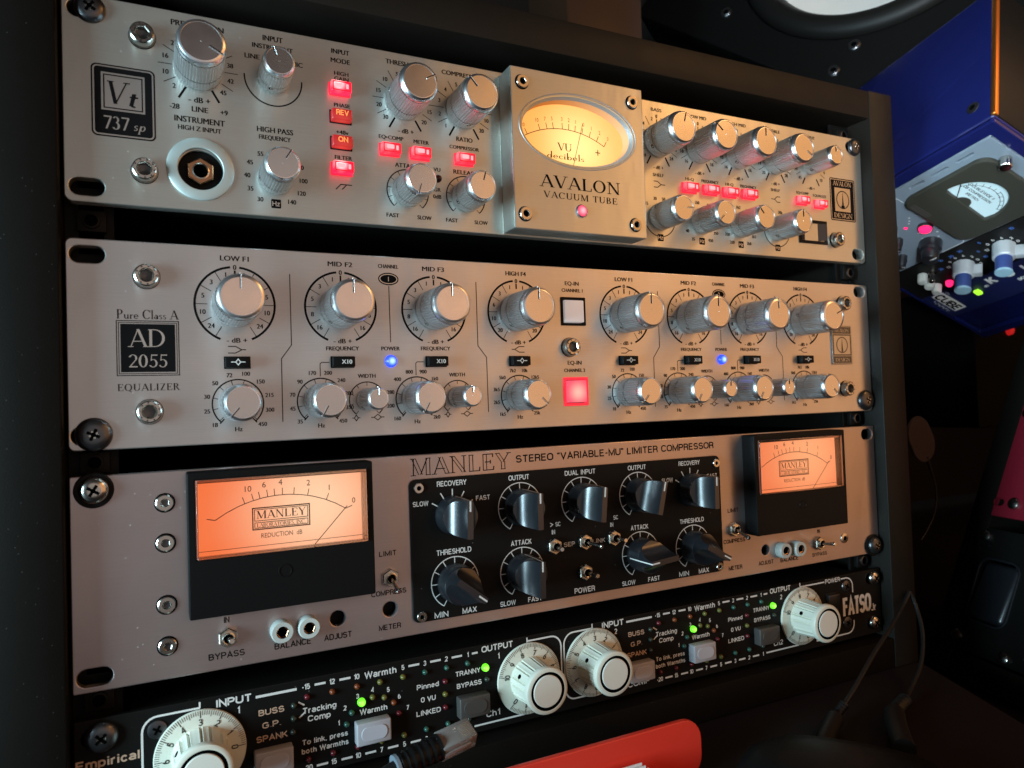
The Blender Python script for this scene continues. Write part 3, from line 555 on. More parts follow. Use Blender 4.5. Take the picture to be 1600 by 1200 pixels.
for x, z in ((473.8, 107.5), (473.8, 9.5), (473.8, -93.2), (474, -192.6), (8.9, -192.2), (9.2, 9.0), (8.9, -93.5)):
    b = MB(); b.box(x-5.6, x+5.6, 6.6, 10.1, z-4.6, z+4.6, BLACKP, 0.5); b.lathe(x, z, [(3.4, 0), (3.3, 1.2), (2.5, 1.4)], BLACKP if x < 99 else DARKST, 24, y=6.7, close=False); b.disc(x, z, 2.5, 6.2, HOLE)
    part(b, 'cage_nut', rack)

def unit_panel(name, x0, x1, z0, z1, r, holes, mt, th=6.0):
    b = MB(); b.plate(rr_pts(x0, x1, z0, z1, r), holes, 0.0, th, mt, 0.45); return b
def chassis(parent, z0, z1, depth=240):
    b = MB(); b.box(20, 462, 6.2, depth, z0, z1, HOLE if 0 else BLACKP); part(b, 'chassis', parent)

# ================================================================== 1. vacuum tube preamp (top)
AV = thing('tube_preamp', 'silver vacuum tube preamp with oval amber meter, topmost unit in the rack', 'preamp', (241, 60, 15.3))
holes = [slot_pts(8.6, 97.0, 13, 7.2), slot_pts(8.3, 21.8, 13, 7.4), slot_pts(474.4, 97.0, 13, 7.2), slot_pts(475.2, 21.4, 11.5, 7.2), ell_pts(52.2, 33.2, 9.2, 9.2)]
p = unit_panel('front_panel', 0, 482.6, 15.3, 103.4, 3.2, holes, ALU)
chassis(AV, 17, 101)
TX = lambda t, x, z, h=2.7, **k: p.text(t, x, z, h, PRINT, bold=k.pop('bold', 0.004), **k)
NUM = lambda t, x, z, h=2.2, **k: p.text(t, x, z, h, PRINT, bold=0.004, xs=0.92, **k)
def avticks(x, z, labels, zero=False, lo=None, hi=None):
    for a in (30, 60, 90, 120): p.tick(x, z, 10.8, 16.4, a, 0.3, PRINT); p.tick(x, z, 10.8, 16.4, -a, 0.3, PRINT)
    for a in (150, -150): p.tick(x, z, 10.6, 16.6, a, 0.95, PRINT)
    for a, t in labels: NUM(t, x+13.7*math.sin(math.radians(a)), z+13.7*math.cos(math.radians(a)))
    if zero: p.tick(x, z, 10.8, 13.2, 0, 0.6, PRINT); NUM('0', x, z+15.2)
TX('PREAMP GAIN', 52.2, 98.4, 2.6, w=21.5)
avticks(52.2, 79.3, [(-45, '22'), (-75, '16'), (-105, '10'), (-133, '2'), (45, '34'), (75, '38'), (105, '42'), (133, '45'), (-15, '28')])
NUM('-28', 42.2, 61.0, 2.4); NUM('+9', 62.4, 60.8, 2.4); TX('- dB +', 52.3, 65.0, 2.6); TX('LINE', 52.4, 60.8, 2.5); TX('INSTRUMENT', 52.3, 55.8, 2.75, w=20.5); TX('HIGH Z INPUT', 52.2, 52.0, 2.2, w=17.6)
TX('INPUT', 84.3, 98.8, 2.6, w=8.8); TX('INSTRUMENT', 84.2, 94.6, 2.3, w=18.0); TX('LINE', 75.0, 89.1, 2.3, w=6.4); TX('MIC', 95.0, 88.6, 2.3, w=5.2)
p.arc(84.2, 80.0, 12.8, 88, 272, 0.62, PRINT)
TX('HIGH PASS', 84.4, 55.7, 2.6, w=16); TX('FREQUENCY', 84.2, 52.1, 2.2, w=14)
for t, x, z in (('30', 77.1, 23.0), ('35', 72.9, 27.6), ('40', 71.6, 33.6), ('45', 72.9, 39.7), ('55', 77.6, 44.1), ('65', 84.2, 46), ('80', 90.6, 44.1), ('90', 95.6, 39.7), ('100', 96.7, 33.4), ('120', 95.7, 27.4), ('140', 91.2, 22.9)): NUM(t, x, z)
def hz(x, z): p.rrect(x-2.2, x+2.2, z-2.1, z+2.1, 0.5, PRINT, -0.05); p.text('Hz', x, z, 2.3, BADGEMETAL, w=3.1, bold=0.01, y=-0.11)
hz(84.0, 21.4)
TX('INPUT', 115.7, 98.5, 2.4, w=8.6); TX('MODE', 115.6, 94.0, 2.4, w=9.2); TX('HIGH', 115.9, 87.8, 2.0, w=6.8); TX('GAIN', 115.9, 85.2, 2.0, w=6.8)
TX('PHASE', 115.8, 72.3, 1.9, w=7.6); TX('+48v', 115.6, 59.1, 2.0, w=5.8); TX('FILTER', 115.8, 46.7, 2.0, w=8.2)
p.line([(111.8, 31.0), (114.2, 33.6), (119.6, 33.6)], 0.45, PRINT); p.line([(114.8, 31.2), (117.0, 33.6)], 0.45, PRINT)
TX('THRESHOLD', 147.5, 98.3, 2.5, w=18.5)
avticks(147.4, 79.3, [(-15, '5'), (-45, '10'), (-75, '15'), (-105, '20'), (-133, '30'), (15, '0'), (45, '5'), (75, '10'), (105, '15'), (133, '20')])
TX('- dB +', 147.6, 64.0, 2.4)
TX('COMPRESSION', 179.4, 98.0, 2.4, w=23)
avticks(179.3, 79.3, [(-15, '5'), (-45, '4'), (-75, '3'), (-105, '2'), (-133, '1'), (15, '6'), (45, '7'), (75, '8'), (105, '10'), (133, '20')])
TX('RATIO', 179.4, 63.9, 2.4, w=9); TX('COMPRESSOR', 179.2, 59.4, 1.9, w=16.5)
TX('EQ\u25B8COMP', 139.9, 59.8, 2.0, w=12.5); TX('METER', 155.6, 59.5, 2.0, w=8)
TX('ATTACK', 147.5, 46.5, 2.3, w=12.0); TX('RELEASE', 179.2, 46.5, 2.3, w=13.0)
for x in (147.8, 179.2):
    p.arc(x, 33.6, 10.8, -137, 137, 0.55, PRINT)
    for k in range(11): p.tick(x, 33.6, 8.6, 10.8, -137+27.4*k, 0.28, PRINT)
TX('VU', 163.6, 46.4, 2.1); TX('GR', 163.4, 36.0, 2.1); TX('0dB', 163.3, 32.4, 2.1)
for x in (139.6, 171.0): TX('FAST', x, 20.9, 2.1, w=6.4)
for x in (156.1, 187.4): TX('SLOW', x, 20.9, 2.1, w=7.4)
# right half
XS = (304.5, 336.1, 367.7, 399.4)
for x, nm, n5 in zip(XS, ('BASS', 'LOW MID', 'HIGH MID', 'TREBLE'), (('2', '4', '8', '16', '24'), ('1', '3', '6', '10', '16'), ('1', '3', '6', '10', '16'), ('2', '4', '8', '14', '20'))):
    TX(nm, x, 98.4, 2.1, w=2.05*len(nm)*0.95)
    avticks(x, 79.3, [(s*a, t) for s in (-1, 1) for a, t in zip((15, 45, 75, 105, 133), n5)], zero=True)
    TX('- dB +', x, 63.5, 2.2)
TX('OUTPUT', 432, 98.6, 2.1, w=11)
for a in (60, 90, 120): p.tick(432, 79.6, 10.8, 15.5, a, 0.3, PRINT); p.tick(432, 79.6, 10.8, 15.5, -a, 0.3, PRINT)
for a in (150, -150): p.tick(432, 79.6, 10.6, 15.6, a, 0.9, PRINT)
for a, t in ((-133, '45'), (133, '10'), (105, '6'), (-105, '30'), (-75, '16'), (75, '3')): NUM(t, 432+13.7*math.sin(math.radians(a)), 79.6+13.7*math.cos(math.radians(a)))
TX('- dB +', 432, 63.8, 2.0)
TX('SHELF', 304.2, 58.9, 2.0, w=8); TX('SHELF', 399, 59.3, 2.0, w=8)
p.line([(300.6, 55.0), (303.4, 55.0), (306, 53.2), (309, 53.2)], 0.5, PRINT); p.line([(300.6, 51.4), (303.4, 51.4), (306, 53.2)], 0.5, PRINT)
p.line([(403, 55.0), (400.2, 55.0), (398, 53.2), (395, 53.2)], 0.5, PRINT); p.line([(403, 51.4), (400.2, 51.4), (398, 53.2)], 0.5, PRINT)
for t, x in (('HI-Q', 327.9), ('FREQUENCY', 344.0), ('HI-Q', 359.7), ('FREQUENCY', 375.5)): TX(t, x, 59.0, 1.9, w=6.5 if t[0] == 'H' else 13.5)
TX('EQ\u25B8COMP', 423.7, 59.8, 1.8, w=11); TX('EQUALIZE', 439.8, 59.3, 1.8, w=12.5)
for x, ha in ((304.2, 11.4), (399.0, 11.4)):
    p.arc(x, 33.2, ha, 80, 280, 0.55, PRINT)
for x in XS: hz(x-0.4, 21.2)
for t, x, z in (('15', 294.9, 41.1), ('30', 301.1, 44.6), ('50', 307.4, 44.7), ('70', 314, 41.1), ('35', 328.9, 22.2), ('40', 324.6, 26.9), ('60', 323.6, 33.6), ('90', 325, 40.4), ('150', 333, 45), ('200', 342.5, 44), ('350', 347.0, 27.0), ('450', 342.5, 22.2), ('220', 360.1, 22.3), ('250', 356.3, 27.1), ('400', 355, 33.6), ('700', 357, 40.2), ('1k2', 366.4, 45), ('1k5', 374, 43.6), ('2k5', 378.4, 27.1), ('2k8', 374.1, 22.4), ('10k', 390, 41), ('15k', 395.6, 44.6), ('20k', 402.5, 44.8), ('32k', 409, 41)): NUM(t, x, z, 2.0)
# model badge printed left
p.rrect(10.4, 34.6, 43.9, 74.8, 2.2, PRINT, -0.05); p.rrect(11.0, 34.0, 44.5, 74.2, 1.8, BADGEMETAL, -0.1); p.rrect(11.6, 33.4, 45.1, 73.6, 1.4, PRINT, -0.15)
p.poly([(14.1, 55.2), (30.6, 55.2), (30.6, 71.4), (14.1, 71.4)], BADGEMETAL, -0.2); p.frame(14.9, 29.8, 56.0, 70.6, 0.5, PRINT, -0.25)
p.serif('V', 15.6, 58.2, 9.6, PRINT, al='L', w=7.6, shear=0.14, y=-0.3, wt=1.0); p.serif('t', 23.6, 57.6, 9.4, PRINT, al='L', w=4.0, shear=0.2, y=-0.3, wt=1.25)
p.serif('737', 19.6, 47.2, 5.6, BADGEMETAL, w=9.8, y=-0.2, wt=1.1); p.serif('sp', 28.2, 47.6, 5.0, BADGEMETAL, w=4.9, y=-0.2, shear=0.25)
# designer badge right
p.rrect(449.9, 474.6, 43.8, 73.4, 1.2, PRINT, -0.05); p.frame(450.6, 473.9, 44.5, 72.7, 0.5, BADGEMETAL, -0.1); p.poly([(454.5, 50.4), (469.8, 50.4), (469.8, 66.8), (454.5, 66.8)], BADGEMETAL, -0.1)
p.serif('AVALON', 462.2, 68.2, 3.2, BADGEMETAL, w=18, y=-0.1); p.serif('DESIGN', 462.2, 46.0, 3.2, BADGEMETAL, w=18, y=-0.1)
p.arc(462.2, 58.6, 6.0, 0, 360, 0.7, PRINT, -0.2); p.poly([(461.3, 53.2), (463.1, 53.2), (462.2, 64.2)], PRINT, -0.2); p.poly([(460.6, 53.0), (463.8, 53.0), (463.8, 54.6), (460.6, 54.6)], PRINT, -0.2)
part(p, 'front_panel', AV, (241, 0, 59))
for k, x, z, a in (('pre', 52.2, 79.3, 118), ('inp', 84.2, 80.0, -22), ('mid', 84.2, 33.5, 32), ('big', 147.4, 79.3, 62), ('big', 179.3, 79.3, -42), ('mid', 147.8, 33.6, 197), ('mid', 179.2, 33.6, 16),
                   ('big', 304.5, 79.3, 14), ('big', 336.1, 79.3, -50), ('big', 367.7, 79.3, 0), ('big', 399.4, 79.3, 122), ('out', 432, 79.6, 0), ('mid', 304.3, 33.6, 86), ('mid', 335.8, 33.6, 228), ('mid', 367.4, 33.6, -40), ('mid', 399.0, 33.6, 2)): knob(k, AV, x, z, a)
for x, z in ((30.0, 89.2), (29.9, 30.5), (453.0, 30.0)): place('hexbolt', hexbolt, AV, x, z, random.uniform(0, 60))
for x, z, kk in ((10.6, 97.3, 0), (475.6, 97.0, 0)): place('pan', panhead(False), AV, x, z, 15)
# jack socket
b = MB(); b.lathe(52.2, 33.8, [(13.9, 0.06), (13.9, 0.9), (13.4, 1.3), (9.6, 1.3), (9.3, 0.9)], COLLAR, 64, close=False)
jk = b.build('jack_socket', AV, (52.2, 0, 33.8), 40)
b = MB(); b.lathe(52.2, 33.4, [(9.25, -0.6), (8.8, -2.4), (4.0, -2.6)], BLACK, 48); b.build('socket_well', jk, (52.2, 0, 33.4))
b = MB(); b.lathe(52.2, 33.2, [(6.0, -2.55), (6.0, -0.4), (5.5, 0.1), (3.6, 0.1)], COPPERTONE, 6, close=False); b.lathe(52.2, 33.2, [(3.6, 0.1), (3.1, 0.3), (2.9, -2.0)], NICKEL, 28, close=False); b.lathe(52.2, 33.2, [(2.95, -1.6), (2.5, -2.0)], HOLE, 20); b.build('hex_nut', jk, (52.2, 0, 33.2), 30)
# lit push buttons
def pbtn(mt, w, h, d):
    def mk(parent):
        b = MB(); b.box(-w/2, w/2, -d, 0.3, -h/2, h/2, mt, 0.55, 2); b.box(-w/2-0.5, w/2+0.5, -0.35, 0.2, -h/2-0.5, h/2+0.5, REDFR if mt is not REDLOW else PRINT, 0.1, 1)  # base flange emits red to imitate the halo round lit buttons
        root = b.build('push_button', parent, (0, 0, 0), 50)
        if mt is not REDLOW:
            c = MB(); c.plate(rr_pts(-w/2+0.5, w/2-0.5, -h/2+0.5, h/2-0.5, 0.5), [rr_pts(-w/2+1.0, w/2-1.0, -h/2+1.0, h/2-1.0, 0.4)], -d-0.12, -d+0.1, REDDARK, 0.04)
            k = random.uniform(-0.8, 0.6); c.plate(rr_pts(-w*0.26+k, w*0.12+k, -h*0.12, h*0.26, 0.5), [], -d-0.14, -d+0.1, REDHOT, 0.05); c.plate(rr_pts(w*0.22, w*0.34, -h*0.2, h*0.22, 0.3), [], -d-0.14, -d+0.1, REDHOT, 0.05)
            sub(c, 'lens', root)
        return root
    return mk
for mt, x, z, w, h, d in ((REDLIT, 114.8, 79.6, 9.6, 5.4, 5.0), (REDLOW, 114.9, 66.2, 9.6, 5.4, 4.6), (REDLOW, 114.9, 53.4, 9.6, 5.4, 4.6), (REDLIT, 114.9, 40.9, 9.6, 5.4, 5.0), (REDMID, 138.9, 53.2, 9.6, 5.4, 4.6), (REDMID, 154.6, 53.0, 9.6, 5.4, 4.6), (REDMID, 178.7, 52.9, 9.6, 5.4, 4.6),
                       (REDMID, 327.2, 53.2, 10.4, 5.6, 4.0), (REDMID, 343.4, 53.4, 10.4, 5.6, 4.0), (REDMID, 359.2, 53.4, 10.4, 5.6, 4.0), (REDMID, 375.2, 53.8, 10.4, 5.6, 4.0), (REDMID, 422.2, 54.2, 9.0, 5.2, 4.0), (REDMID, 438.8, 53.2, 9.0, 5.2, 4.0)):
    place('pb_%s%.1f%.1f%d' % (mt.name, w, d, int(x) % 2), pbtn(mt, w, h, d), AV, x, z)
PALEORANGE = mat('pale_orange_print', (0.9, 0.35, 0.1), 0.5, emit=(1, 0.3, 0.08), es=0.7)
for t, z in (('REV', 66.9), ('ON', 54.0)):
    b = MB(); b.text(t, 114.9, z, 2.6, PALEORANGE, w=5.6 if t == 'REV' else 4.2, bold=0.01, y=-4.7); b.build('button_lettering', [o for o in AV.children if o.name.startswith('push_button') and abs(ORG[o].z-(66.2 if t == 'REV' else 53.4)) < 0.1 and abs(ORG[o].x-114.9) < 0.1][0], (114.9, -4.7, z))
led(AV, 163.9, 41.5, unlit('dark_red_lens', (0.05, 0.008, 0.008)), 1.9)
# rocker switch lower right
b = MB(); b.plate([(418.8, 26.0), (444.8, 26.0), (444.8, 42.0), (418.8, 42.0)], [[(421, 28), (442.6, 28), (442.6, 40), (421, 40)]], -0.9, 0.3, BLACK, 0.3)
rk = b.build('rocker_switch', AV, (431.8, 0, 34))
b = MB(); b.add([(421.2, -0.8, 28.2), (421.2, -0.8, 39.8), (431.6, 2.0, 28.2), (431.6, 2.0, 39.8), (442.4, -2.4, 28.2), (442.4, -2.4, 39.8)], [(0, 1, 3, 2), (2, 3, 5, 4)], BLACKG); b.build('rocker', rk, (431.8, 0, 34))
# meter housing
hb = MB(); hx0, hx1, hz0, hz1, HY = 200.3, 283.8, 16.0, 101.2, -14.0
oc, orx, orz = (241.3, 71.2), 36.8, 20.4
hb.plate(rr_pts(hx0, hx1, hz0, hz1, 0.8), [ell_pts(*oc, orx-1.2, orz-1.2, 72)], HY, -0.1, ALU, 0.5)
hb.serif('AVALON', 241.2, 39.2, 6.6, PRINT, w=50.4, sp=0.06, y=HY-0.07); hb.serif('VACUUM TUBE', 241.1, 33.6, 3.4, PRINT, w=46.4, sp=0.12, y=HY-0.07)
mh = hb.build('meter_housing', AV, (241.3, HY, 59), 35)
b = MB(); n = 72; e0 = ell_pts(*oc, orx, orz, n); e1 = ell_pts(oc[0], oc[1], orx-2.9, orz-2.6, n); e2 = ell_pts(oc[0], oc[1], orx-3.0, orz-2.7, n)
b.add([(x, HY-0.35, z) for x, z in e0]+[(x, HY-0.1, z) for x, z in ell_pts(*oc, orx+0.25, orz+0.25, n)]+[(x, HY+2.2, z) for x, z in e1], [(k, (k+1) % n, n+(k+1) % n, n+k) for k in range(n)]+[(k, (k+1) % n, 2*n+(k+1) % n, 2*n+k) for k in range(n)], SATIN)
b.build('bezel_ring', mh, (oc[0], HY, oc[1]), 50)
b = MB(); b.add([(x, HY+2.2, z) for x, z in e1]+[(x, HY+8.6, z) for x, z in e2], [(k, (k+1) % n, n+(k+1) % n, n+k) for k in range(n)], VUWALL); b.build('dial_well', mh, (oc[0], HY, oc[1]), 60)
DY = HY+8.0
b = MB(); b.poly(e2, VUFACE, DY)
yb = DY-0.12
BR = mat('amber_dial_print', (0.16, 0.07, 0.015), 0.6)
def vuarc(t): # -1..1 along the scale
    a = math.radians(t*31.5); return (237.0+51.8*math.sin(a), 23.2+51.8*math.cos(a)), (math.sin(a), math.cos(a))
b.line([vuarc(-0.92+1.84*k/24)[0] for k in range(25)], 0.4, BR, yb)
for t, s_ in ((-0.86, '20'), (-0.56, '10'), (-0.40, '7'), (-0.26, '5'), (-0.06, '3'), (0.08, '2'), (0.22, '1'), (0.38, '0'), (0.55, '1'), (0.73, '2'), (0.92, '3')):
    (x, z), (sx, sz) = vuarc(t); b.line([(x, z), (x+3.4*sx, z+3.4*sz)], 0.38, BR, yb); b.text(s_, x+5.6*sx, z+5.6*sz, 2.2, BR, y=yb, xs=0.8, bold=0.0)
b.serif('VU', 236.5, 63.0, 4.2, BR, w=9.0, y=yb); b.serif('decibels', 237.0, 58.2, 3.8, BR, w=24, y=yb); b.text('+', 257.8, 64.6, 5.0, BR, y=yb)
b.build('dial_face', mh, (oc[0], DY, oc[1]))
b = MB(); b.line([(240.6, 54.6), (247.6, 79.2)], 0.34, BR, DY-1.6); b.build('needle', mh, (244, DY-1.6, 66))
for x, z in ((207.0, 93.2), (276.4, 92.8), (206.4, 23.6), (276.0, 23.2)):
    o = place('housingsocket', housingsocket, AV, x, z, random.uniform(0, 60), HY); o.parent = mh; o.location = (Vector((x, HY, z))-ORG[mh])*MMU
b = MB(); b.lathe(240.8, 28.0, [(3.6, 0.05), (3.6, 0.6), (3.1, 1.0), (2.9, 0.8)], POLI, 36, y=HY, close=False); b.lathe(240.8, 28.0, [(2.95, 0.6), (2.5, 1.3), (1.4, 1.7), (0.2, 1.8)], PINKLED, 28, y=HY); b.build('indicator_light', mh, (240.8, HY, 28.0), 50)

# ================================================================== 2. equalizer
EQ = thing('equalizer', 'silver two channel equalizer with twelve ringed dials and blue lamps, second in the rack', 'equalizer', (241, 60, -88.1))
holes = [slot_pts(7.9, -6.6, 13, 7.2), slot_pts(7.4, -82.0, 13, 7.2), slot_pts(474.6, -5.0, 11, 7.2), slot_pts(474.6, -80.6, 13, 7.2)]
holes += [rr_pts(234.3, 248.7, -31.9, -17.3, 0.4), rr_pts(234.3, 248.7, -76.4, -61.8, 0.4)]
p = unit_panel('front_panel', 0, 482.6, -88.1, 0, 2.6, holes, ALU_EQ)
chassis(EQ, -86, -2)
TX = lambda t, x, z, h=2.5, **k: p.text(t, x, z, h, PRINT, bold=k.pop('bold', 0.004), **k)
NUM = lambda t, x, z, h=2.15, **k: p.text(t, x, z, h, PRINT, bold=0.004, xs=0.95, **k)
p.serif('Pure Class A', 30.0, -33.2, 3.9, PRINT, w=23.6, y=-0.07); p.serif('EQUALIZER', 30.0, -63.8, 2.9, PRINT, w=23.8, sp=0.08)
p.frame(17.9, 42.0, -57.5, -33.9, 0.35, PRINT); p.frame(18.7, 41.2, -56.7, -34.7, 0.28, PRINT); p.poly([(19.5, -55.9), (40.4, -55.9), (40.4, -35.4), (19.5, -35.4)], PRINT, -0.05)
p.serif('AD', 29.9, -45.2, 7.6, BADGEMETAL, w=14.4, y=-0.11, wt=0.85); p.serif('2055', 29.9, -53.9, 5.5, BADGEMETAL, w=15.2, y=-0.11, wt=0.9)
def diam(x, z, s, w): p.line([(x-s, z), (x-s*w, z)], 0.4, PRINT); p.line([(x+s, z), (x+s*w, z)], 0.4, PRINT); p.line([(x-s*w, z), (x, z+1.4), (x+s*w, z), (x, z-1.4), (x-s*w, z)], 0.4, PRINT)
def shelfsym(x, z, flip=1):
    p.line([(x-3.8*flip, z+1.5), (x-0.6*flip, z+1.5), (x+2*flip, z), (x+3.8*flip, z)], 0.42, PRINT); p.line([(x-3.8*flip, z-1.5), (x-0.6*flip, z-1.5), (x+2*flip, z)], 0.42, PRINT)
def band(x, nums, name):
    TX(name, x, -5.1, 2.4, w=11.6 if 'MID' in name else 12.0)
    zc = -26.0
    for s in (-1, 1):
        p.arc(x, zc, 16.9, s*6.5, s*157, 1.0, PRINT)
        for a in (30, 60, 90, 120, 149): p.tick(x, zc, 11.6, 16.6, s*a, 0.3, PRINT)
        for a, t in zip((16, 45, 74, 104, 133), nums): NUM(t, x+14.0*math.sin(math.radians(s*a)), zc+14.0*math.cos(math.radians(s*a)), 2.2)
    NUM('0', x, zc+16.9, 2.3); p.tick(x, zc, 12.6, 15.4, 0, 0.8, PRINT); TX('- dB +', x+0.3, -42.0, 2.3, w=8.6)
def fring(x, nums):
    p.arc(x, -70.5, 10.8, -138, 138, 0.6, PRINT)
    for a, t in zip((-133, -103, -75, -45, -15, 15, 45, 75, 103, 133), nums):
        p.tick(x, -70.5, 8.6, 10.8, a, 0.28, PRINT); r = 13.3 if len(t) < 3 else 13.9
        NUM(t, x+r*math.sin(math.radians(a)), -70.5+r*math.cos(math.radians(a)), 1.95)
    for a in (-138, 138): p.tick(x, -70.5, 8.9, 11.6, a, 0.6, PRINT)
    TX('Hz', x, -81.8, 2.1)
def wring(x):
    TX('WIDTH', x, -58.8, 2.0, w=8.6); p.arc(x, -70.5, 8.7, -140, 140, 0.5, PRINT)
    for k in range(9): p.tick(x, -70.5, 6.9, 8.7, -140+35*k, 0.28, PRINT)
    diam(x-5.6, -79.0, 1.9, 0.5); diam(x+4.9, -79.0, 3.3, 0.55)
def ch(ox, n):
    band(65.3+ox, ('1', '3', '5', '10', '24'), 'LOW F1'); band(112.7+ox, ('1', '3', '5', '8', '16'), 'MID F2'); band(159.8+ox, ('1', '3', '5', '8', '16'), 'MID F3'); band(206.6+ox, ('1', '3', '6', '10', '20'), 'HIGH F4')
    shelfsym(65.5+ox, -46.3); shelfsym(206.5+ox, -45.8, -1)
    fring(65.5+ox, ('18', '25', '30', '50', '72', '100', '150', '215', '300', '450')); fring(102.0+ox, ('35', '45', '70', '90', '170', '200', '240', '280', '350', '450'))
    fring(149.2+ox, ('160', '200', '280', '400', '800', '900', '1k0', '1k4', '1k8', '2k0')); fring(206.5+ox, ('1k5', '2k5', '3k5', '5k0', '7k2', '10k', '12k5', '15k', '18k', '25k'))
    wring(124.1+ox); wring(171.0+ox)
    TX('CHANNEL', 136.4+ox, -4.9, 2.0, w=10.2); p.poly(ell_pts(136.3+ox, -11.2, 5.2, 3.1, 32), PRINT, -0.05); p.poly(ell_pts(136.3+ox, -11.2, 4.6, 2.5, 32), BADGEMETAL, -0.1); p.poly(ell_pts(136.3+ox, -11.2, 4.1, 2.1, 32), PRINT, -0.15); p.text(n, 136.3+ox, -11.2, 2.4, BADGEMETAL, y=-0.2)
    p.line([(136.4+ox, -14.6), (136.5+ox, -42.4)], 0.38, PRINT); TX('POWER', 136.4+ox, -45.5, 2.0, w=9.2)
    TX('FREQUENCY', 112.9+ox, -45.5, 2.0, w=15.6); TX('FREQUENCY', 159.9+ox, -45.4, 2.0, w=15.6)
    for xa, xb in ((106.4, 102.0), (153.4, 149.1)): p.line([(xa+ox, -52.2), (xb+0.7+ox, -52.2), (xb+ox, -52.9), (xb+ox, -58.8)], 0.38, PRINT)
    p.line([(89.2+ox, -11), (89.2+ox, -44.1), (84.6+ox, -50.4), (84.5+ox, -79.4)], 0.4, PRINT); p.line([(183.2+ox, -10.6), (183.2+ox, -44.0), (187.9+ox, -50.0), (188.0+ox, -78.6)], 0.4, PRINT)
ch(0, '1'); ch(210.9, '2')
TX('EQ-IN', 241.3, -8.9, 2.3, w=8.8); TX('CHANNEL 1', 241.4, -12.8, 2.0, w=13.4); TX('EQ-IN', 241.3, -53.1, 2.3, w=8.8); TX('CHANNEL 2', 241.2, -57.3, 2.0, w=13.4)
part(p, 'front_panel', EQ, (241, 0, -44))
# metal maker's badge
b = MB(); b.plate(rr_pts(444.2, 463.4, -55.4, -29.2, 0.6), [], -0.9, -0.05, DARKST, 0.2); b.poly([(444.6, -55.0), (463.0, -55.0), (463.0, -29.6), (444.6, -29.6)], BADGEMETAL, -0.92)
b.poly([(445.0, -34.6), (462.6, -34.6), (462.6, -30.0), (445.0, -30.0)], DARKST, -0.98); b.poly([(445.0, -54.6), (462.6, -54.6), (462.6, -50.0), (445.0, -50.0)], DARKST, -0.98); b.frame(445.0, 462.6, -49.6, -35.0, 0.9, DARKST, -0.98)
b.serif('AVALON', 453.8, -33.6, 2.4, BADGEMETAL, w=14, y=-1.08); b.serif('DESIGN', 453.8, -53.6, 2.4, BADGEMETAL, w=14, y=-1.08); b.arc(453.8, -42.3, 5.2, 0, 360, 0.7, DARKST, -1.0); b.poly([(452.9, -47.0), (454.7, -47.0), (453.8, -37.4)], DARKST, -1.0)
part(b, 'badge', EQ)
for ox, last in ((0, 0), (210.9, 66)):
    for x, a in ((65.3, 0), (112.7, 1), (159.8, 0), (206.6, last)): knob('eqbig', EQ, x+ox, -26.0, a)
    for x, a in ((65.5, 220), (102.0, 208), (149.2, 208), (206.5, 135)): knob('eqmid', EQ, x+ox, -70.3, a)
    for x in (124.1, 171.0): knob('eqsmall', EQ, x+ox, -70.3, 2)
    b = MB(); b.lathe(136.4+ox, -51.8, [(3.1, 0.0), (3.0, 0.7), (2.7, 1.6), (1.9, 2.4), (0.8, 2.8), (0.1, 2.85)], BLUELED, 28); b.build('indicator_light', EQ, (136.4+ox, 0, -51.8), 60)
def blkbtn(parent):
    b = MB(); b.box(-5.6, 5.6, -0.6, 0.2, -2.75, 2.75, HOLE, 0.1, 1); b.box(-5.2, 5.2, -4.2, 0.0, -2.4, 2.4, BLACK, 0.35, 2); return b.build('push_button', parent, (0, 0, 0), 40)
for ox in (0, 210.9):
    for x, t in ((65.5, 'd'), (112.6, 'x'), (159.9, 'x'), (206.6, 'd')):
        def mkb(par, t=t):
            o = blkbtn(par); b = MB()
            if t == 'x': b.text('X10', 1.2, 0, 2.1, WPRINT, w=4.8, bold=0.005, y=-4.24)
            else:
                b.line([(-3, 0), (-1, 0)], 0.4, WPRINT, -4.24); b.line([(1, 0), (3, 0)], 0.4, WPRINT, -4.24); b.line([(-1, 0), (0, 1.3), (1, 0), (0, -1.3), (-1, 0)], 0.4, WPRINT, -4.24)
            sub(b, 'button_lettering', o); return o
        place('blk_'+t, mkb, EQ, x+ox, -52.1)
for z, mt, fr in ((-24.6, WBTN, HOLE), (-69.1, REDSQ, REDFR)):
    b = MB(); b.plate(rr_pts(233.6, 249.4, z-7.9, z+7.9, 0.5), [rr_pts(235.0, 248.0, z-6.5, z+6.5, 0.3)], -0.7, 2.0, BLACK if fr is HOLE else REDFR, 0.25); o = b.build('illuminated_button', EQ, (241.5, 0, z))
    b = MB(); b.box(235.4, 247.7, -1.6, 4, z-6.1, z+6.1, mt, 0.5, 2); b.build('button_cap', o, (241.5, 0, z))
for x, z in ((29.8, -15.0), (30.0, -72.9), (238.4, -44.6), (456.6, -13.8), (456.0, -72.2)): place('hexbolt', hexbolt, EQ, x, z, random.uniform(0, 60))
for x, z in ((9.2, -81.6), (475.4, -80.6)): place('pan2', panhead(False, 7.0), EQ, x, z, 5)

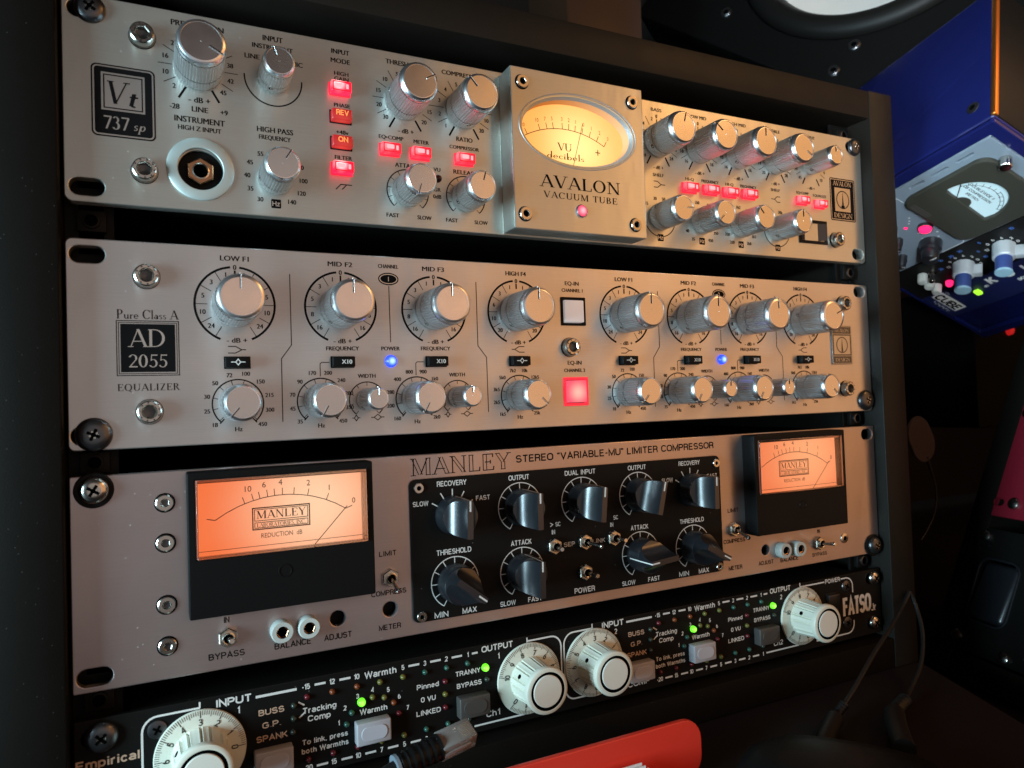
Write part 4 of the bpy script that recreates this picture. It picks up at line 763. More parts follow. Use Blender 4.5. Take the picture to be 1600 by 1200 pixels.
# ================================================================== 3. limiter compressor
LM = thing('limiter_compressor', 'rosy silver limiter compressor with two square orange meters and black centre plate', 'compressor', (241, 60, -186.7))
holes = [slot_pts(8.4, -104.6, 13, 7.2), slot_pts(8.0, -180.7, 13, 7.4), slot_pts(475.4, -104.4, 11, 7.2), slot_pts(474.6, -181, 13, 7.2)]
holes += [ell_pts(107.1, -172.6, 3.6, 3.6, 24), ell_pts(132.4, -172.2, 3.6, 3.6, 24), ell_pts(376.8, -172.8, 3.3, 3.3, 24)]
p = unit_panel('front_panel', 0, 482.6, -186.7, -98.6, 0.8, holes, ALU_LIM, 4.0)
chassis(LM, -185, -100.5)
TX = lambda t, x, z, h=2.5, **k: p.text(t, x, z, h, PRINT, bold=k.pop('bold', 0.006), **k)
p.serif('MANLEY', 172.1, -108.9, 8.6, PRINT, w=54.5, sp=0.08, inline=True)
TX('STEREO "VARIABLE-MU" LIMITER COMPRESSOR', 203.2, -104.1, 4.0, al='L', w=134.4, bold=0.012)
for x in (132.0, 351.4): TX('LIMIT', x, -145.2, 2.5, w=8.4, bold=0.012); TX('COMPRESS', x, -164.0, 2.5, w=17.0, bold=0.012); TX('METER', x, -180.5, 2.6, w=10.6, bold=0.012)
TX('IN', 58.5, -165.4, 2.6, bold=0.012); TX('BYPASS', 58.3, -180.6, 2.8, w=14.4, bold=0.012); TX('BALANCE', 86.5, -180.7, 2.8, w=15.8, bold=0.012); TX('ADJUST', 107.0, -180.7, 2.8, w=12.6, bold=0.012)
TX('IN', 424.3, -166.0, 2.5, bold=0.012); TX('BYPASS', 424.5, -181.0, 2.4, w=13, bold=0.012); TX('BALANCE', 397.0, -180.9, 2.6, w=15.4, bold=0.012); TX('ADJUST', 376.8, -180.6, 2.6, w=12.4, bold=0.012)
part(p, 'front_panel', LM, (241, 0, -142.6))
b = MB(); b.plate(rr_pts(143.6, 340.8, -180.8, -110.6, 3.2), [], -1.5, -0.05, BLACKP, 0.3)
W = lambda t, x, z, h=2.7, **k: b.text(t, x, z, h, WPRINT, bold=k.pop('bold', 0.008), y=-1.57, **k)
for x, t, w in ((165.7, 'RECOVERY', 15.6), (203.6, 'OUTPUT', 11.8), (241.4, 'DUAL INPUT', 19.4), (279.4, 'OUTPUT', 12.2), (317.4, 'RECOVERY', 15.6)): W(t, x, -113.7, 2.7, w=w)
for x, t, w in ((165.7, 'THRESHOLD', 18.4), (203.7, 'ATTACK', 11.8), (279.6, 'ATTACK', 11.8), (317.6, 'THRESHOLD', 17.8)): W(t, x, -147.9, 2.7, w=w)
for x in (148.9, 300.7): W('SLOW', x, -122.7, 2.5, w=7.8)
for x in (182.6, 334.5): W('FAST', x, -122.5, 2.5, w=7.6)
for x in (158.0, 310.2): W('MIN', x, -178.5, 2.8, w=6.8)
for x in (173.2, 325.2): W('MAX', x, -178.5, 2.8, w=7.4)
for x in (194.8, 270.8): W('SLOW', x, -178.4, 2.6, w=8.6)
for x in (210.8, 288.4): W('FAST', x, -178.4, 2.6, w=8.0)
W('SC', 226.2, -140.6, 2.4); W('IN', 223.2, -144.6, 2.4); W('SEP', 232.9, -152.2, 2.4, w=6.6); W('LINK', 251.9, -152.4, 2.4, w=8); W('SC', 263.6, -140.7, 2.4); W('IN', 260.7, -144.5, 2.4); W('POWER', 241.6, -178.0, 2.9, w=12.6)
b.line([(221.4, -139.6), (223.0, -140.6), (221.4, -141.6)], 0.5, WPRINT, -1.56)
for x, z in ((203.8, -129.2), (241.7, -129.2), (279.5, -129.2), (165.9, -163.4), (203.8, -163.2), (279.8, -163.2), (317.8, -163.4)):
    b.arc(x, z, 12.7, -150, 150, 0.5, WPRINT, -1.56)
    for k in range(11): b.tick(x, z, 9.6, 12.7, -150+30*k, 0.45, WPRINT, -1.56)
for x in (165.8, 317.6):
    for a in (-60, -30, 0, 30, 60): b.tick(x, -129.4, 9.4, 12.8, a, 0.6, WPRINT, -1.56)
part(b, 'control_plate', LM, (242, -1, -146))
for x, z in ((148.0, -114.9), (147.7, -177.9), (337.6, -115.1), (337.2, -177.8)): place('cornersocket', cornersocket, LM, x, z, random.uniform(0, 60), -1.5)
def barknob(parent):
    R, H, W0, HS = 9.6, 23.0, 1.5, 10.5
    b = MB(); b.lathe(0, 0, [(R*1.0, 0.0), (R*1.02, 0.5), (R*1.02, 2.0), (R*0.985, 2.6), (R*0.985, HS-0.6), (R*0.96, HS)], BLACKG, 64, close=False)
    hs = [HS+(H-HS)*k/22 for k in range(23)]; prev = None
    def half(h):
        t = (h-HS)/(H-HS); return W0+(R-W0)*(1-math.sqrt(max(0.0, 1-(1-t)**2)))
    N = 14
    rows = []
    for h in hs:
        hw = min(half(h), R*0.96); rr = R*(0.965-0.02*(h-HS)/(H-HS)); th = math.asin(min(1, hw/rr)); row = []
        for k in range(N+1):           # upper end cap of the bar
            a = -th+2*th*k/N; row.append((rr*math.sin(a), -h, rr*math.cos(a)))
        for k in range(N+1):
            a = math.pi-th+2*th*k/N; row.append((rr*math.sin(a), -h, rr*math.cos(a)))
        rows.append(row)
    M_ = 2*(N+1); vs = [v for r in rows for v in r]; fs = []
    for j in range(len(hs)-1):
        for k in range(M_): fs.append((j*M_+k, j*M_+(k+1) % M_, (j+1)*M_+(k+1) % M_, (j+1)*M_+k))
    fs.append(tuple(range((len(hs)-1)*M_, len(hs)*M_)))
    b.add(vs, fs, BLACKG); root = b.build('pointer_knob', parent, (0, 0, 0), 42)
    l = MB(); l.box(-0.4, 0.4, -H-0.12, -H+0.1, R*0.945-5.0, R*0.95, WPRINT, 0.05, 1)
    l.add([(-0.32, -2.8, R*0.985+0.1), (0.32, -2.8, R*0.985+0.1), (0.32, -HS, R*0.985+0.1), (-0.32, -HS, R*0.985+0.1), (0.32, -H-0.1, R*0.945+0.1), (-0.32, -H-0.1, R*0.945+0.1)], [(0, 1, 2, 3), (3, 2, 4, 5)], WPRINT); sub(l, 'pointer_line', root)
    return root
for x, z, a in ((165.8, -129.6, 2), (203.8, -129.2, 1), (241.7, -129.2, 6), (279.5, -129.2, 14), (317.6, -129.4, 1), (165.9, -163.4, 128), (203.8, -163.2, 1), (279.8, -163.2, -95), (317.8, -163.4, 118)): place('barknob', barknob, LM, x, z, a, -1.5)
def meter(x0, gr, nb, needle):
    x1, z0, z1, D = x0+79.4, -161.0, -99.2, -10.6
    b = MB(); b.plate(rr_pts(x0, x1, z0, z1, 0.9), [[(x0+3.2, z1-37.0), (x1-3.0, z1-37.0), (x1-3.0, z1-3.4), (x0+3.2, z1-3.4)]], D, -0.1, BLACKG if 0 else BLACK, 0.5)
    b.lathe(x0+39, z0+16, [(3.0, 0.05), (2.9, 0.25), (2.5, 0.25), (2.4, 0.05)], BLACK, 28, y=D, close=False)
    o = b.build('meter', LM, (x0+40, D, -130))
    wx0, wx1, wz0, wz1 = x0+3.3, x1-3.1, z1-36.9, z1-3.5; fy = D+6.0; cx, cz = (wx0+wx1)/2, (wz0+wz1)/2
    f = MB(); f.poly([(wx0, wz0), (wx1, wz0), (wx1, wz1), (wx0, wz1)], gr, fy); yb = fy-0.15
    ax, az, ar = cx-0.4, wz1-9.6-50.0, 50.0
    pt = lambda a, r=ar: (ax+r*math.sin(math.radians(a)), az+r*math.cos(math.radians(a)))
    f.arc(ax, az, ar, -34, 34, 0.34, TANPRINT, yb); f.line([pt(-34), pt(-36.5, ar+2.6)], 0.36, TANPRINT, yb); f.line([pt(34), pt(36.0, ar+2.6)], 0.36, TANPRINT, yb)
    for a, t in ((-18.5, None), (-14.2, '10'), (-11.0, None), (-7.2, '6'), (-3.8, None), (0.0, '4'), (5.6, None), (12.6, '2'), (22.6, '1')):
        f.line([pt(a), pt(a, ar+3.0)], 0.32, TANPRINT, yb)
        if t: q = pt(a-0.8, ar+5.6); f.text(t, q[0], q[1], 2.6, TANPRINT, y=yb, bold=0.0)
    q = pt(35.2, ar+5.0); f.text('0', q[0], q[1], 2.5, TANPRINT, y=yb, bold=0.0)
    bx, bz = cx-1.0, cz-2.6
    f.frame(bx-12.4, bx+12.4, bz-4.7, bz+5.0, 0.5, TANPRINT, yb); f.frame(bx-11.5, bx+11.5, bz-0.9, bz+4.2, 0.3, TANPRINT, yb); f.frame(bx-11.5, bx+11.5, bz-4.0, bz-1.4, 0.3, TANPRINT, yb)
    f.serif('MANLEY', bx, bz+0.1, 3.4, TANPRINT, w=21, sp=0.06, y=yb); f.serif('LABORATORIES, INC.', bx, bz-3.5, 1.6, TANPRINT, w=21, y=yb); f.text('REDUCTION  dB', bx, bz-7.2, 2.1, TANPRINT, y=yb, w=17.5)
    f.line([(wx0, wz0+2.6), (wx1, wz0+2.6)], 0.22, TANPRINT, yb)
    f.build('dial_face', o, (cx, fy, cz))
    nd = MB(); nd.line([(cx+12.4, wz0+0.2), (cx+28.0, wz0+16.6)], 0.34, BLACK, fy-1.6); nd.build('needle', o, (cx+20, fy-1.6, cz))
    w = MB()
    for (a, b_, c, d) in ((wx0, wx1, wz1-1.5, wz1), (wx0, wx1, wz0, wz0+0.9), (wx0, wx0+0.9, wz0+0.95, wz1-1.55), (wx1-1.8, wx1, wz0+0.95, wz1-1.55)): w.box(a+0.02, b_-0.02, D+0.1, fy-0.4, c, d, SMOKE, 0.25, 2)
    w.build('window_rim', o, (cx, D, cz))
    g = MB(); g.box(wx0+0.03, wx1-0.03, D-1.3, D+0.05, wz0+0.03, wz1-0.03, CLEAR, 0.6, 3); g.build('clear_window', o, (cx, D, cz), recalc=True)
meter(43.4, GRFACE, (11.5, 27.0, 16.0), 0); meter(360.7, GRFACE2, (11.5, 27.0, 16.0), 0)
for z in (-112.0, -129.1, -155.3, -172.7): place('smallsocket', smallsocket, LM, 35.0, z, random.uniform(0, 60))
b = MB(); b.lathe(448.2, -173.2, [(3.4, 0.05), (3.2, 0.6), (1.6, 0.8)], NICKEL, 28, close=False); b.lathe(448.2, -173.2, [(1.6, 0.8), (1.4, 0.3)], HOLE, 6); part(b, 'socket_screw', LM)
for x, z in ((8.8, -104.4), (475.8, -181.0)): place('panw%d' % (x > 99), panhead(True, 5.6, STEEL if x < 99 else DARKST), LM, x, z, 12)
for x, z, dx, dz, yy in ((58.9, -172.8, 0.6, 1.6, 0), (132.6, -156.8, 0.3, -4.4, 0), (350.6, -156.8, 0.0, -3.6, 0), (423.0, -173.6, 0.4, 1.4, 0)): toggle(LM, x, z, dx, dz)
for x, z, dx, dz in ((223.0, -152.0, -2.4, 0.6), (242.2, -151.8, 3.0, -1.0), (261.0, -151.8, -0.4, 0.6), (241.7, -168.2, 0.2, 0.2)):
    b = toggle(LM, x, z, dx, dz); b.location.y -= 1.5*MMU
for x, z in ((81.4, -173.6), (93.2, -173.6), (389.6, -174.0), (402.6, -174.4)):
    def mk(parent):
        b = MB(); b.lathe(0, 0, [(5.0, 0.05), (5.0, 4.2), (4.5, 5.0), (2.7, 5.0)], WPLAS, 36, close=False); b.lathe(0, 0, [(2.7, 5.0), (2.6, 4.4), (2.3, 4.2)], COPPERTONE, 6, close=False); b.lathe(0, 0, [(2.3, 4.3), (2.2, 0.3)], HOLE, 6); return b.build('test_jack', parent, (0, 0, 0), 35)
    place('testjack', mk, LM, x, z, 20)

# ================================================================== 4. black two channel unit with dials
FA = thing('tape_saturator', 'slim black unit with cream numbered dials and green lamps, lowest in the rack', 'processor', (241, 60, -241.5))
p = unit_panel('front_panel', 0, 481.6, -241.4, -197.6, 0.8, [slot_pts(8.6, -205.2, 12, 7), slot_pts(8.6, -234, 12, 7), slot_pts(473.6, -203.6, 12, 7), slot_pts(473.4, -233.8, 12, 7)], BLACKP, 3.0)
chassis(FA, -240.5, -198.6)
TW = lambda t, x, z, h=2.5, **k: p.text(t, x, z, h, WPRINT, bold=k.pop('bold', 0.016), **k)
TB = mat('buff_print', (0.55, 0.36, 0.25), 0.6)
WL = lambda pts, w=0.95: p.line(pts, w, WPRINT)
for ox, c in ((0, '1'), (199.2, '2')):
    oz = 0.0 if not ox else 1.0
    Z = lambda z: z+oz
    TW('INPUT', 60.8+ox, Z(-201.0), 3.4, w=14.2, bold=0.02); TW(c, 62.6+ox, Z(-205.5), 3.0, bold=0.006)
    WL([(69.8+ox, Z(-201.5)), (87.6+ox, Z(-201.5))], 1.1)
    for t, x in (('-15', 91.7), ('12', 103.6), ('10', 115.1), ('5', 137.8), ('3', 149.0), ('2', 160.4), ('1', 172.0)): TW(t, x+ox, Z(-201.2), 2.5)
    TW('Warmth', 126.7+ox, Z(-201.5), 3.1, w=15.2)
    for xa, xb in ((95.6, 100.6), (107.0, 112.2), (140.6, 146.2), (151.8, 157.4), (163.2, 168.8), (174.2, 177.4)): WL([(xa+ox, Z(-201.1)), (xb+ox, Z(-201.1))], 1.0)
    TW('OUTPUT', 188.6+ox, Z(-200.1), 3.2, w=17.4, bold=0.02); TW(c, 189.1+ox, Z(-204.9), 3.0, bold=0.006)
    for t, z, w in (('BUSS', -208.9, 10.6), ('G.P.', -214.7, 7.6), ('SPANK', -220.4, 13.0)): p.text(t, 76.4+ox, Z(z), 2.7, TB, w=w, bold=0.016)
    TW('Tracking', 97.6+ox, Z(-212.0), 2.7, w=15.0); TW('Comp', 97.4+ox, Z(-215.9), 2.7, w=10)
    WL([(88.2+ox, Z(-207.6)), (90.8+ox, Z(-209.4))], 0.7); WL([(88.4+ox, Z(-214.6)), (91.0+ox, Z(-212.6))], 0.7)
    TW('To link, press', 99.8+ox, Z(-226.2), 2.4, w=20.6); TW('both Warmths', 99.8+ox, Z(-230.2), 2.4, w=21)
    for t, x, z in (('1', 106.2, -220.9), ('2', 109.3, -214.6), ('3', 115.3, -210.4), ('4', 122.6, -208.8), ('5', 130.2, -210.3), ('6', 135.6, -214.6), ('7', 139.6, -220.8)): TW(t, x+ox, Z(z), 2.3)
    TW('Warmth', 122.8+ox, Z(-218.2), 2.6, w=13)
    for t, z, w in (('Pinned', -212.4, 11.0), ('0 VU', -218.8, 7.2), ('LINKED', -225.2, 12.2)): TW(t, 150.3+ox, Z(z), 2.5, w=w)
    TW('TRANNY', 171.8+ox, Z(-209.9), 2.5, w=13.4); TW('BYPASS', 172.3+ox, Z(-216.0), 2.5, w=13.2); TW('Ch'+c, 185.1+ox, Z(-233.2), 3.2, w=7.4, bold=0.008)
    TW('COMP', 77.0+ox, Z(-236.8), 3.2, w=14.6, bold=0.02)
    for t, x in (('-20', 91.7), ('15', 103.5), ('10', 114.8), ('7', 126.1), ('5', 137.5), ('3', 148.8), ('2', 160.2), ('1', 171.8)): TW(t, x+ox, Z(-237.9), 2.5)
    for xa in (95.6, 107.0, 118.2, 129.2, 140.6, 151.8, 163.2): WL([(xa+ox, Z(-237.9)), (xa+5.2+ox, Z(-237.9))], 1.0)
    WL([(174.4+ox, Z(-237.7)), (203+ox, Z(-237.7))], 0.9)
    xl = 24.6 if not ox else 228.0
    xi, xo = (46.9, 205.8) if not ox else (246.3, 405.1)
    WL([(xi, Z(-198.8)), (xi, Z(-201.4))], 0.7)
    WL([(xi, Z(-201.3)), (xl+6, Z(-201.3))]+[(xl+6-6*math.sin(math.radians(a)), Z(-207.3)+6*math.cos(math.radians(a))) for a in range(15, 91, 15)]+[(xl, Z(-231))]+[(xl+6-6*math.cos(math.radians(a)), Z(-231)-6*math.sin(math.radians(a))) for a in range(15, 91, 15)]+[(xl+20, Z(-237))], 0.85)
    WL([(xo, Z(-198.4)), (xo, Z(-201))], 0.7)
    if not ox:
        xr = 226.2
        WL([(xo, -200.3), (xr-6, -200.3)]+[(xr-6+6*math.sin(math.radians(a)), -206.3+6*math.cos(math.radians(a))) for a in range(15, 91, 15)]+[(xr, -231.5)]+[(xr-6+6*math.cos(math.radians(a)), -231.5-6*math.sin(math.radians(a))) for a in range(15, 91, 15)]+[(xr-12, -237.5)], 0.85)
    else:
        WL([(xo, -200.0), (427.4, -200.0)], 0.85); TW('POWER', 435.2, -199.9, 2.9, w=13.6, bold=0.014)
        WL([(442.8, -200.0), (448, -200.0)]+[(448+6*math.sin(math.radians(a)), -206+6*math.cos(math.radians(a))) for a in range(15, 91, 15)]+[(454, -210.4)], 0.85)
        WL([(454, -229), (454, -231)]+[(448+6*math.cos(math.radians(a)), -231-6*math.sin(math.radians(a))) for a in range(15, 91, 15)]+[(418, -237)], 0.85)
p.text('FATSO', 457.8, -219.2, 12.4, WPRINT, w=25.6, bold=0.012); p.text('Jr', 474.0, -223.2, 5.0, WPRINT, w=4.6, bold=0.012)
p.text('Empirical', 12.2, -215.2, 3.7, TB, w=22.4, bold=0.02); p.text('Labs', 14.2, -221.4, 3.7, TB, w=11.5, bold=0.02)
part(p, 'front_panel', FA, (241, 0, -219.5))
INK = mat('dial_ink', (0.03, 0.028, 0.022), 0.6)
def dial(value):
    def mk(parent):
        b = MB(); b.lathe(0, 0, [(18.4, 0.3), (18.5, 0.9), (18.2, 1.5), (15, 1.9), (11.5, 2.1)], CREAM, 72)
        def yat(r): return -(1.52+0.4*(18.2-r)/3.2) if r > 15 else -(1.93+0.17*(15-r)/3.5)
        for k in range(101):
            a = math.radians(-(k/10-value)*30); big = k % 10 == 0; half = k % 5 == 0
            r0 = 15.2 if big else 15.7 if half else 16.3; w = 0.17 if big else 0.11
            sx, cx = math.sin(a), math.cos(a); q = []
            for r, sgn in ((r0, -1), (r0, 1), (18.1, 1), (18.1, -1)): q.append((r*sx+sgn*w*cx, yat(r)-0.10, r*cx-sgn*w*sx))
            b.add(q, [(0, 1, 2, 3)], INK)
        for k in range(11):
            a = -(k-value)*30; b.text(str(k), 13.6*math.sin(math.radians(a)), 13.4*math.cos(math.radians(a)), 2.9, INK, y=-2.14, rot=a, bold=0.006)
        root = b.build('dial_knob', parent, (0, 0, 0), 40)
        c = MB(); n = 96
        def flute(r, h, k, n_):
            if h < 2.6 or h > 17.5: return r
            j = (k % 12)
            return r-(0.9 if j in (0, 5) else 0.0)+(0.25 if j in (1, 11, 4, 6) else 0.0)
        c.lathe(0, 0, [(11.6, 2.0), (11.6, 2.5), (11.3, 3.0), (10.4, 16.5), (10.3, 17.6), (11.7, 18.2), (11.8, 20.2), (11.4, 21.0), (10.6, 21.4), (9.5, 21.4)], CREAM, n, rmod=flute, close=False)
        c.lathe(0, 0, [(9.5, 21.4), (9.4, 20.9), (8.0, 20.9)], HOLE, n, close=False); sub(c, 'grip', root, sharp=30)
        d = MB(); d.lathe(0, 0, [(8.0, 20.6), (7.95, 21.3), (7.7, 21.5), (4, 21.55)], CREAMT, 64); sub(d, 'cap', root)
        e = MB(); e.X = Matrix.Rotation(math.radians(-62-value*0), 4, 'Y') @ Matrix.Translation((0, -9, 0)) @ Matrix.Rotation(math.radians(-90), 4, 'X'); e.lathe(0, 0, [(1.3, 10.6), (1.2, 11.15)], HOLE, 16); sub(e, 'set_screw', root)
        return root
    return mk
for x, z, v, t in ((47.0, -220.2, 3.0, 'a'), (206.0, -219.4, 7.4, 'b'), (246.4, -218.6, 3.0, 'c'), (405.2, -218.4, 7.6, 'd')): place('dial'+t, dial(v), FA, x, z, 0)
def rectbtn(mt, mt2):
    def mk(parent):
        b = MB(); b.box(-8.2, 8.2, -5.4, 0.4, -5.2, 5.2, mt, 0.7, 3); root = b.build('push_button', parent, (0, 0, 0), 45)
        c = MB(); c.X = Matrix.Translation((0, -5.35, 0)); c.plate(rr_pts(-6.2, 6.2, -3.3, 3.3, 3.0), [], -0.45, 0.2, mt2, 0.2); sub(c, 'button_pad', root); return root
    return mk
GREYPAD = mat('grey_button_pad', (0.5, 0.49, 0.53), 0.5)
for ox, oz in ((0, 0), (199.2, 1.2)):
    place('rb1', rectbtn(GREYB, GREYPAD), FA, 76.6+ox, -229.6+oz); place('rb1', rectbtn(GREYB, GREYPAD), FA, 121.6+ox, -226.8+oz); place('rb2', rectbtn(DGREYB, DGREYB), FA, 173.2+ox, -225.8+oz)
    for x, z, c in ((92.0, -205.8, 'red'), (103.5, -205.8, 'orange'), (115.1, -205.7, 'orange'), (126.2, -205.8, 'yellow'), (137.6, -205.6, 'yellow'), (148.9, -205.5, 'green'), (160.3, -205.5, 'green'), (171.6, -205.4, 'green'),
                    (109.8, -222.2, 'green'), (112.3, -217.4, 'green'), (122.4, -212.2, 'yellow'), (128.1, -213.5, 'yellow'), (132.7, -216.9, 'orange'), (135.1, -222.5, 'red'), (159.2, -212.0, 'red'), (159.1, -218.3, 'yellow'), (159.0, -224.7, 'red'), (181.9, -215.4, 'dark'),
                    (86.1, -208.5, 'dark'), (85.9, -214.3, 'dark'), (85.5, -220.3, 'dark'), (91.9, -234.0, 'red'), (103.2, -233.8, 'red'), (114.8, -233.7, 'red'), (126.2, -233.7, 'yellow'), (137.4, -233.4, 'yellow'), (148.8, -233.2, 'green'), (160.2, -233.1, 'green'), (171.5, -233.0, 'dark')):
        led(FA, x+ox, z+oz, LED_OFF[c])
    led(FA, 117.0+ox, -213.4+oz, GREENLED, 1.9); led(FA, 181.2+ox, -209.3+oz, GREENLED, 1.9)
for x, z, r in ((9.9, -205.0, 6.2), (474.6, -203.4, 4.6), (473.0, -233.7, 4.6)): place('panf%.1f' % r, panhead(False, r, DARKST if r > 5 else STEEL), FA, x, z, 25)
for x, z in ((30.4, -206.8), (447.8, -205.4), (447.6, -229.6)): place('flats', lambda par: MB().lathe(0, 0, [(3.9, 0.05), (3.7, 0.5), (2.6, 0.9), (0.2, 0.95)], DARKST, 28).box(-0.5, 0.5, -1.0, -0.7, -2, 2, HOLE).box(-2, 2, -1.01, -0.7, -0.5, 0.5, HOLE).build('panel_screw', par, (0, 0, 0), 35), FA, x, z, 30)
b = MB(); b.box(428.0, 440.0, -0.6, 0.3, -226.5, -207.5, BLACK, 0.2); o = b.build('power_rocker', FA, (437, 0, -217.5)); b = MB(); b.X = Matrix.Translation((434, -0.4, -217)) @ Matrix.Rotation(math.radians(8), 4, 'X'); b.box(-5.0, 5.0, -0.9, 1.6, -8.4, 8.4, BLACKG, 0.4); b.build('rocker', o, (437, -1.8, -217.5))

# ------------------------------------------------------------------ loudspeaker on top right, baffle turned down towards the room
th, ph = -1.07, 0.27
nrm = Vector((math.sin(th)*math.cos(ph), -math.cos(th)*math.cos(ph), math.sin(ph))); hx = Vector((math.cos(th), math.sin(th), 0)); up = nrm.cross(hx); up = up if up.z > 0 else -up
roll = math.radians(-39); ex = hx*math.cos(roll)+up*math.sin(roll); ez = nrm.cross(ex)*1.0
if ez.z < 0: ez = -ez
ey = ez.cross(ex)       # into the box
sp = thing('loudspeaker', 'black loudspeaker with white cone tilted above the rack top right', 'speaker')
ms = Matrix((ex, ey, ez)).transposed().to_4x4() @ Matrix.Scale(1.4, 4); ms.translation = Vector((722.4, 152.1, 423.9))*MMU; sp.matrix_world = ms; ORG[sp] = Vector((0, 0, 0))
b = MB(); b.plate(rr_pts(-150, 150, -129, 190, 6), [ell_pts(0, 0, 101, 101, 64)], 0, 18, BLACK, 1.2); b.box(-149.5, 149.5, 18.2, 240, -128.5, 189.5, BLACK, 2); part(b, 'cabinet', sp, (0, 0, 0))
b = MB(); b.lathe(0, 0, [(100.5, -1), (100, 1.5), (97, 5), (91, 7), (85, 5.5), (81, 0.5), (79, -3)], RUBBER, 80, close=False); part(b, 'surround', sp, (0, 0, 0), sharp=60)
b = MB(); b.lathe(0, 0, [(80, -2.5), (60, -14), (40, -24), (25, -30)], CONE, 80, close=False); part(b, 'cone', sp, (0, 0, 0), sharp=60)
b = MB(); b.lathe(0, 0, [(28, -29), (24, -22), (14, -17), (2, -15)], RUBBER, 48); part(b, 'dust_cap', sp, (0, 0, 0), sharp=60)
def spkscrew(par): return MB().lathe(0, 0, [(4.6, 0), (4.4, 1.4), (3.4, 2.2), (1.9, 2.2)], DARKST, 24, close=False).lathe(0, 0, [(1.9, 2.2), (1.6, 0.6)], HOLE, 6).build('screw', par, (0, 0, 0), 30)
for U in ((-14.4, -108.1), (-28.2, -125.1), (-112, -40), (70, -105)):
    lx = U[0]*math.cos(roll)+U[1]*math.sin(roll); lz = -U[0]*math.sin(roll)+U[1]*math.cos(roll); place('spks', spkscrew, sp, lx, max(lz, -118), 10)

# ------------------------------------------------------------------ blue module case, its face turned down towards the room
u = Vector((.911, -.111, -.397)).normalized(); v = Vector((.024, .976, -.216)); v = (v-u*u.dot(v)).normalized(); w = u.cross(v)
mc = Matrix((u, w, -v)).transposed().to_4x4()   # local x right, y away (into the case), z up the page of its face
mc = mc @ Matrix.Scale(0.8, 4); mc.translation = Vector((552.4, -51.2, 110.7))*MMU
def framed(name, label, cat):
    o = thing(name, label, cat); o.matrix_world = mc; ORG[o] = Vector((0, 0, 0)); return o
ORANGEM = mat('orange_edge_metal', (0.95, 0.36, 0.08), 0.4, 1.0, vary=0.05)
lc = framed('module_case', 'glossy blue metal case with two control modules beside the loudspeaker', 'case')
b = MB(); b.box(0, 300, 2, 166, -222, 0, BLUEC, 3.5, 3)
part(b, 'shell', lc, (0, 0, 0))
b = MB(); b.box(5, 298, 4, 164, -1, 0.8, BLACK, 0.4); part(b, 'end_panel', lc, (0, 0, 0))
b = MB(); b.box(-0.8, 5.0, 4, 164, -3.2, 1.6, ORANGEM, 1.5, 3); part(b, 'edge_strip', lc, (0, 0, 0))  # orange metal strip along the case corner
b = MB(); b.plate(rr_pts(0.5, 299.5, -221.5, -0.5, 3), [rr_pts(13, 286, -216.5, -12, 1)], -3.5, 1.9, BLUEC, 0.8); part(b, 'front_rim', lc, (0, 0, 0))
b = MB(); b.X = Matrix.Translation((0, 25.3, -18.9)) @ Matrix.Rotation(math.radians(-90), 4, 'Z'); b.lathe(0, 0, [(5.5, 0.05), (5.3, 1.2), (4.0, 1.6), (2.6, 1.4)], DARKST, 28, close=False); b.lathe(0, 0, [(2.7, 1.4), (1.5, 0.8)], HOLE, 16); part(b, 'case_screw', lc)
gm = framed('meter_module', 'slate grey compressor module with white fan shaped meter in blue case', 'module')
b = MB(); b.plate(rr_pts(13.5, 124.6, -215, -12.5, 1.5), [rr_pts(19.6, 22.2, -z1, -z0, 1.2) for z0, z1 in ((33, 50), (58, 75), (83, 99))], -4.4, -1.0, SLATE, 0.5)
b.line([(20.5, -104), (20.5, -117), (38, -117)], 0.0001, WPRINT, -4.45)
PW = mat('pale_line', (0.62, 0.66, 0.68), 0.5)
b.line([(22, -140), (22, -122)]+[(26-4*math.cos(math.radians(a)), -120+4*math.sin(math.radians(a))) for a in range(0, 91, 18)]+[(40, -116)], 0.9, PW, -4.47)
b.line([(118, -116)]+[(119+4*math.sin(math.radians(a)), -120+4*math.cos(math.radians(a))) for a in range(0, 91, 18)]+[(124, -143)], 0.9, PW, -4.47)
for x, z in ((56, -128), (60, -131), (63, -134), (76, -118), (92, -124), (99, -128), (104, -131), (108, -135), (92, -141), (96, -145), (82, -138), (110, -140)): b.disc(x, z, 1.0, -4.5, PW, 10)
part(b, 'front_panel', gm, (0, 0, 0))
b = MB(); b.plate(rr_pts(28, 119.6, -116, -25.5, 13, 10), [[(44.5+0, -76.5)]+[(75+30.5*math.sin(math.radians(a))*1.0-3, -75.5+33.5*math.cos(math.radians(a))) for a in range(-86, 87, 8)]+[(101, -79.5)]], -9.5, -4.5, OLIVE, 1.6)
for k in range(3): b.box(38, 62, -9.8, -9.3, -112.5+2.2*k, -111.3+2.2*k, DGREYB)
mt_ = part(b, 'meter', gm, (0, 0, 0))
b = MB(); b.poly([(42, -80), (104, -82), (104, -38), (42, -38)], PALEDIAL, -6.2)
for a in range(-70, 71, 14): b.tick(73, -79.6, 27.6, 31.6, a*0.86, 0.5, PRINT, -6.35)
b.arc(73, -79.6, 28.6, -60, 60, 0.5, PRINT, -6.32); b.arc(73, -79.6, 31.6, 10, 60, 0.5, PRINT, -6.32)
b.text('DOUBLEWIDE II', 67.5, -58.2, 3.0, PRINT, w=32, y=-6.4, bold=0.01); b.text('DB COMPRESSION', 68, -63.2, 3.0, PRINT, w=36, y=-6.4, bold=0.01); b.text('(RETRO)', 67.5, -68.2, 3.0, PRINT, w=16, y=-6.4, bold=0.01)
b.build('dial_face', mt_, (0, 0, 0))
